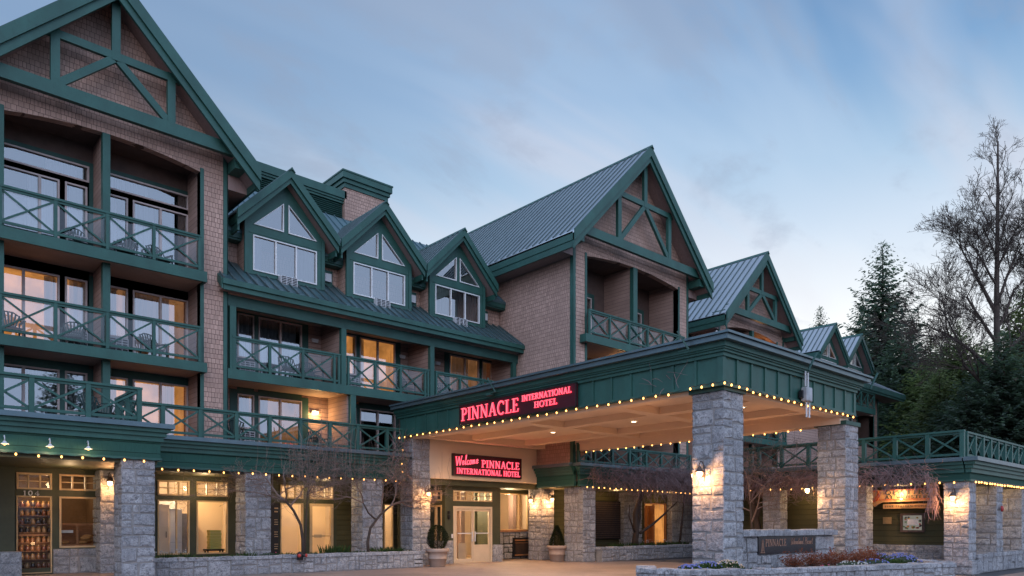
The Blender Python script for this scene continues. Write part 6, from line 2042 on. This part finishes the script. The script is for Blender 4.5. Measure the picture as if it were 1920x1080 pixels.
vine('mass of bare vine stems hanging over the left fascia of the pavilion', (25, 12, 0), genF, 1500, 72,
     [([(25.3, 14.3, 0), (25.3, 14.2, 1.2), (25.2, 14.35, 2.2), (24.9, 14.2, 3.1)], .14, .09), ([(25.2, 14.5, 0), (25.3, 14.4, 1.2), (25.2, 14.1, 2.2), (24.9, 14.5, 3.1)], .08, .06)])


def genG(q, k):
    t = q.random()
    return (24.72 + q.uniform(-.08, .1), 8.06 + q.uniform(-.14, .14), 3.0 - 1.0 * t), (q.uniform(-.4, .4), q.uniform(-.6, .6), -1), q.uniform(.2, .55)


vine('tail of hanging vine between the carved sign and the corner column', (24.8, 8.1, 1.8), genG, 110, 73)


def genH(q, k):
    y = q.uniform(10.6, 20.5)
    return (15.02 + q.uniform(-.05, .05), 10.9 + q.uniform(-.5, .5) if k % 3 else 14.0 + q.uniform(-3, 6), 4.85 + q.uniform(0, .55) if k % 3 else 5.9), (q.uniform(-.2, .1), q.uniform(-1, 1), q.uniform(-.6, .8) if k % 3 else q.uniform(-.2, .3)), q.uniform(.3, .7) if k % 3 else q.uniform(.2, .5)


vine('few dry vine twigs clinging to the canopy fascia near its corner', (15, 10.9, 4.8), genH, 14, 74)


def genK(q, k):
    return (14.75 + q.uniform(-.5, .3), 22.35 + q.uniform(-.2, .1), q.uniform(2.9, 4.6)), (q.uniform(-1, .3), q.uniform(-.5, .1), q.uniform(-.4, 1)), q.uniform(.3, .9)


vine('tangle of bare stems on the corner left of the entrance column', (14.7, 22.4, 3), genK, 130, 75)

# ================================================================== SMALL OBJECTS
# preserving jars on shelves behind the shop window
sh = root('jar_shelf', (3.7, 24.4, .2), 'tall wooden shelf of preserving jars filling the shop window 104', 'shelf')
m = MB(); rows = [2.02, 1.78, 1.54, 1.30, 1.02, .78, .54, .30]
for z in rows: m.box(3.22, 4.2, 24.28, 24.5, z - .02, z)
m.box(3.18, 3.22, 24.28, 24.52, .14, 2.3).box(4.2, 4.24, 24.28, 24.52, .14, 2.3).box(3.18, 4.24, 24.5, 24.53, .14, 2.1); m.build('shelf_frame', WOOD, sh)
m = MB(); m.box(3.22, 4.2, 24.27, 24.5, 1.20, 1.255); m.build('shelf_board', WOOD, sh)
jm = [paint('preserve_%s' % n, c, .25, .15, 9, None, .05, 0, .8) for n, c in (('orange', (.40, .17, .06)), ('red', (.22, .07, .03)), ('amber', (.50, .28, .12)), ('dark', (.05, .028, .022)))]
jp = []
q = random.Random(2)
lidm = paint('jar_lid_brass', (.42, .28, .12), .35, .1, 6, None, .05, .7)
for i_, z in enumerate(rows):
    for k in range(7):
        x = 3.32 + k * .134
        c = q.randrange(4)
        if len(jp) < 4: c = len(jp)
        if c >= len(jp):
            r = root('preserving_jar', (x, 24.37, z), 'preserving jar on the shelves behind the 104 shop window', 'jar', 'preserving jars on the shelves', False)
            m = MB(); m.lathe([(.046, 0), (.056, .012), (.056, .10), (.040, .125), (.040, .14)], (0, 0, 0), 12); m.build('glass_body', jm[c], r, True)
            m = MB(); m.lathe([(.039, .14), (.041, .145), (.041, .165), (.038, .168)], (0, 0, 0), 12); m.build('lid', lidm, r, True); jp.append(r)
        else:
            r = copy_tree(jp[c]); r.location = (x + q.uniform(-.008, .008), 24.37 + q.uniform(-.02, .02), z)
        if i_ == 7: r.scale = (1, 1, .9)
lamp('shelf_lamp', (3.7, 24.19, 2.27), 4, (1, .62, .28), .05, sh)
lamp('shelf_lamp', (3.7, 23.9, 1.0), 2.5, (1, .6, .28), .05, sh)

bc = root('bakery_counter', (4.8, 24.6, .3), 'wooden bakery counter with bread behind the second shop window', 'counter')
m = MB(); m.box(4.32, 5.3, 24.4, 24.9, .2, .95).box(4.32, 5.3, 24.4, 24.44, 1.50, 1.56).box(4.32, 4.37, 24.4, 24.44, .95, 1.5).box(4.80, 4.86, 24.4, 24.44, .95, 1.5).box(4.32, 5.3, 24.9, 24.95, .2, 1.56); m.build('counter_frame', WOOD, bc)
m = MB(); m.box(4.42, 4.72, 24.385, 24.4, 1.28, 1.36); m.build('price_card', FRAME_W, bc)
BREAD = paint('bread_crust', (.42, .22, .08), .7, .2, 8)
bp = None
for k, (x, y, z, a) in enumerate(((4.98, 24.55, 1.0, .2), (5.12, 24.62, 1.06, -.1), (5.05, 24.5, 1.12, .1), (4.55, 24.6, 1.0, .5), (5.15, 24.7, 1.17, 0))):
    m = MB(); m.ico((0, 0, 0), .09, 10, 6); o = m.build('bread_loaf', BREAD, None, True); o.location = (x, y, z); o.scale = (1.6, .8, .65); o.rotation_euler = (0, 0, a)
    tag(o, 'brown bread loaf in the bakery window, %s' % ['lowest of the pile', 'second of the pile', 'third of the pile', 'single one at the left', 'topmost of the pile'][k], 'bread', 'loaves in the bakery window')
YEL = paint('yellow_cardboard', (.52, .45, .12), .7, .1, 4)
for k in range(7):
    m = MB(); m.box(-.19, .19, -.14, .14, 0, .085); o = m.build('yellow_box', YEL, None, bevel=.006); o.location = (9.02 + (k % 2) * .015, 25.1, .70 + k * .092)
    tag(o, 'flat yellow box in the window, %s of the stack' % ['lowest', 'second', 'third', 'middle one', 'fifth', 'sixth', 'topmost'][k], 'box', 'stack of yellow boxes in the shop window')
tb = root('display_table', (9.02, 25.1, 0), 'black table under the yellow boxes in the shop window', 'table')
m = MB(); m.box(8.72, 9.32, 24.94, 25.28, .64, .70); m.build('tabletop', BLACKM, tb)
for x in (8.76, 9.25):
    for y in (24.97, 25.22): m = MB(); m.box(x, x + .04, y, y + .04, 0, .64); m.build('leg', BLACKM, tb)
fr = root('white_cabinet', (7.9, 25.6, 0), 'tall white cabinet standing behind the open shop window', 'cabinet')
m = MB(); m.box(7.72, 8.12, 25.5, 26.0, 0, 2.05); m.build('cabinet_body', WHITEM, fr, bevel=.01); m = MB(); m.box(7.74, 8.10, 25.47, 25.5, .95, 2.0).box(7.74, 8.10, 25.47, 25.5, .1, .92); m.build('cabinet_door', FRAME_W, fr)
m = MB(); m.box(8.16, 8.5, 25.6, 26.1, 0, 1.9); m.box(7.6, 8.3, 26.6, 27, 1.6, 2.4); tag(m.build('storage_rack', paint('grey_steel', (.25, .24, .24), .4, .2, 5), None), 'grey steel storage racks behind the white cabinet', 'rack')
dp = root('open_panel_door', (7.3, 24.95, .5), 'pale open door panel standing in the left part of the shop window', 'door')
m = MB(); m.beam((7.22, 24.98, 1.30), (7.62, 25.25, 1.30), .035, 1.75); m.build('door_leaf', CREAM, dp); m = MB(); m.tube([(7.5, 25.12, 1.1), (7.5, 25.12, 1.3)], .012, 6); m.build('door_handle', IRON, dp)

# fire connection on the planter
fc = root('fire_hose_connection', (10.35, 21.5, .5), 'dark fire hose connection with two red caps on the long planter', 'fire connection')
m = MB(); m.lathe([(.09, 0), (.10, .02), (.10, .16), (.06, .24), (.02, .26)], (10.35, 21.42, .42), 12); m.build('body', BLACKM, fc, True)
for x in (-.10, .12):
    m = MB(); m.tube([(10.35 + x * .3, 21.40, .56), (10.35 + x, 21.26, .56)], .05, 12); o = m.build('inlet', BLACKM, fc, True)
    m = MB(); m.tube([(10.35 + x, 21.26, .56), (10.35 + x * 1.15, 21.235, .56)], .056, 12); m.build('cap', paint('red_cap', (.45, .05, .04), .5), o, True)
# red fire bell on the second pavilion column
m = MB(); m.lathe([(.10, 0), (.10, .03), (.07, .06), (.01, .07)], (0, 0, 0), 16); o = m.build('fire_bell', paint('red_bell_paint', (.35, .03, .03), .4), None, True); o.location = (28.2, 7.10, 2.05); o.rotation_euler = (rad(90), 0, 0)
tag(o, 'round red fire bell on the second column of the pavilion', 'fire bell')
m = MB(); m.box(17.22, 17.30, 22.82, 22.9, 1.95, 2.06).box(17.22, 17.29, 22.80, 22.9, 1.74, 1.90); tag(m.build('entry_speaker', BLACKM), 'small black boxes on the post left of the entrance doors', 'speaker')
m = MB(); m.box(17.40, 17.47, 22.86, 22.9, 1.0, 1.16); tag(m.build('door_button', WHITEM), 'white push button plate left of the entrance doors', 'button')


# balcony chairs
def chair_proto():
    r = root('balcony_chair', (0, 0, 0), 'x', 'chair', 'plastic chairs on the balconies', False)
    m = MB(); m.box(-.24, .24, -.24, .22, .38, .41); m.build('seat', CHAIRM, r, bevel=.01)
    m = MB()
    for k in range(7):
        a = (k - 3) * .10; m.beam((math.sin(a) * .5 * .8, .20, .42), (math.sin(a) * .95, .30, .42 + .5 * math.cos(a * 1.6)), .045, .012, (0, 1, 0))
    m.tube([(-.30, .22, .66), (-.27, .30, .84), (-.12, .31, .93), (.12, .31, .93), (.27, .30, .84), (.30, .22, .66)], .018, 6)
    m.build('backrest', CHAIRM, r)
    for s in (-1, 1):
        m = MB(); m.box(s * .27 - .03, s * .27 + .03, -.24, .26, .60, .63); m.build('armrest', CHAIRM, r)
        m = MB(); m.beam((s * .26, -.22, .6), (s * .27, -.26, 0), .04, .04); m.build('leg', CHAIRM, r)
        m = MB(); m.beam((s * .26, .24, .6), (s * .27, .30, 0), .04, .04); m.build('leg', CHAIRM, r)
    return r


ch0 = chair_proto()
spots = [((7.1, 24.4, 9.39), .3, 'dark chair at the right end of the top left balcony'), ((6.1, 24.3, 9.39), -.4, 'dark chair near the middle post of the top left balcony'), ((4.9, 24.5, 9.39), .2, 'dark chair by the air conditioner on the top left balcony'),
         ((4.7, 24.3, 6.55), -.3, 'dark chair left of the post on the second floor left balcony'), ((6.9, 24.3, 6.55), .4, 'dark round backed chair right of the post on the second floor left balcony'), ((3.2, 24.3, 6.55), .1, 'dark chair before the orange lit window of the left wing'),
         ((4.7, 21.6, 4.06), .5, 'blue green chair on the deck behind the left railing'), ((5.2, 23.1, 4.06), -.5, 'green chair beside the end of the left deck railing'),
         ((12.4, 24.6, 6.54), .3, 'dark chair right of the second floor window of the middle range'), ((11.3, 24.2, 6.54), .0, 'dark low chair behind the second floor railing centre'), ((16.3, 24.4, 6.54), .3, 'dark chair right of the orange lit window of the middle range'), ((18.2, 24.4, 6.54), -.3, 'dark chair at the left of the rightmost second floor balcony'),
         ((12.6, 24.5, 4.05), .2, 'dark chair below the lit balcony lamp'), ((9.2, 23.9, 4.05), -.6, 'dark chair on the first floor deck beside the left wing'), ((25.0, 21.2, 3.98), .4, 'chair on the deck of the right wing seen under the canopy')]
for k, (p, a, lb) in enumerate(spots):
    o = ch0 if k == 0 else copy_tree(ch0)
    o.location = p; o.rotation_euler = (0, 0, a); o['label'] = lb
for k, (p, w) in enumerate((((11.9, 24.3, 6.54), .5), ((5.6, 24.5, 6.55), .4))):
    r = root('balcony_table', p, ('small dark table on the second floor balcony of the middle range', 'small dark table behind the post of the second floor left balcony')[k], 'table', None, False)
    m = MB(); m.lathe([(.28, .48), (.28, .51)], (0, 0, 0), 16); m.build('tabletop', CHAIRM, r); m = MB(); m.tube([(0, 0, 0), (0, 0, .48)], .03, 8); m.build('leg', CHAIRM, r)
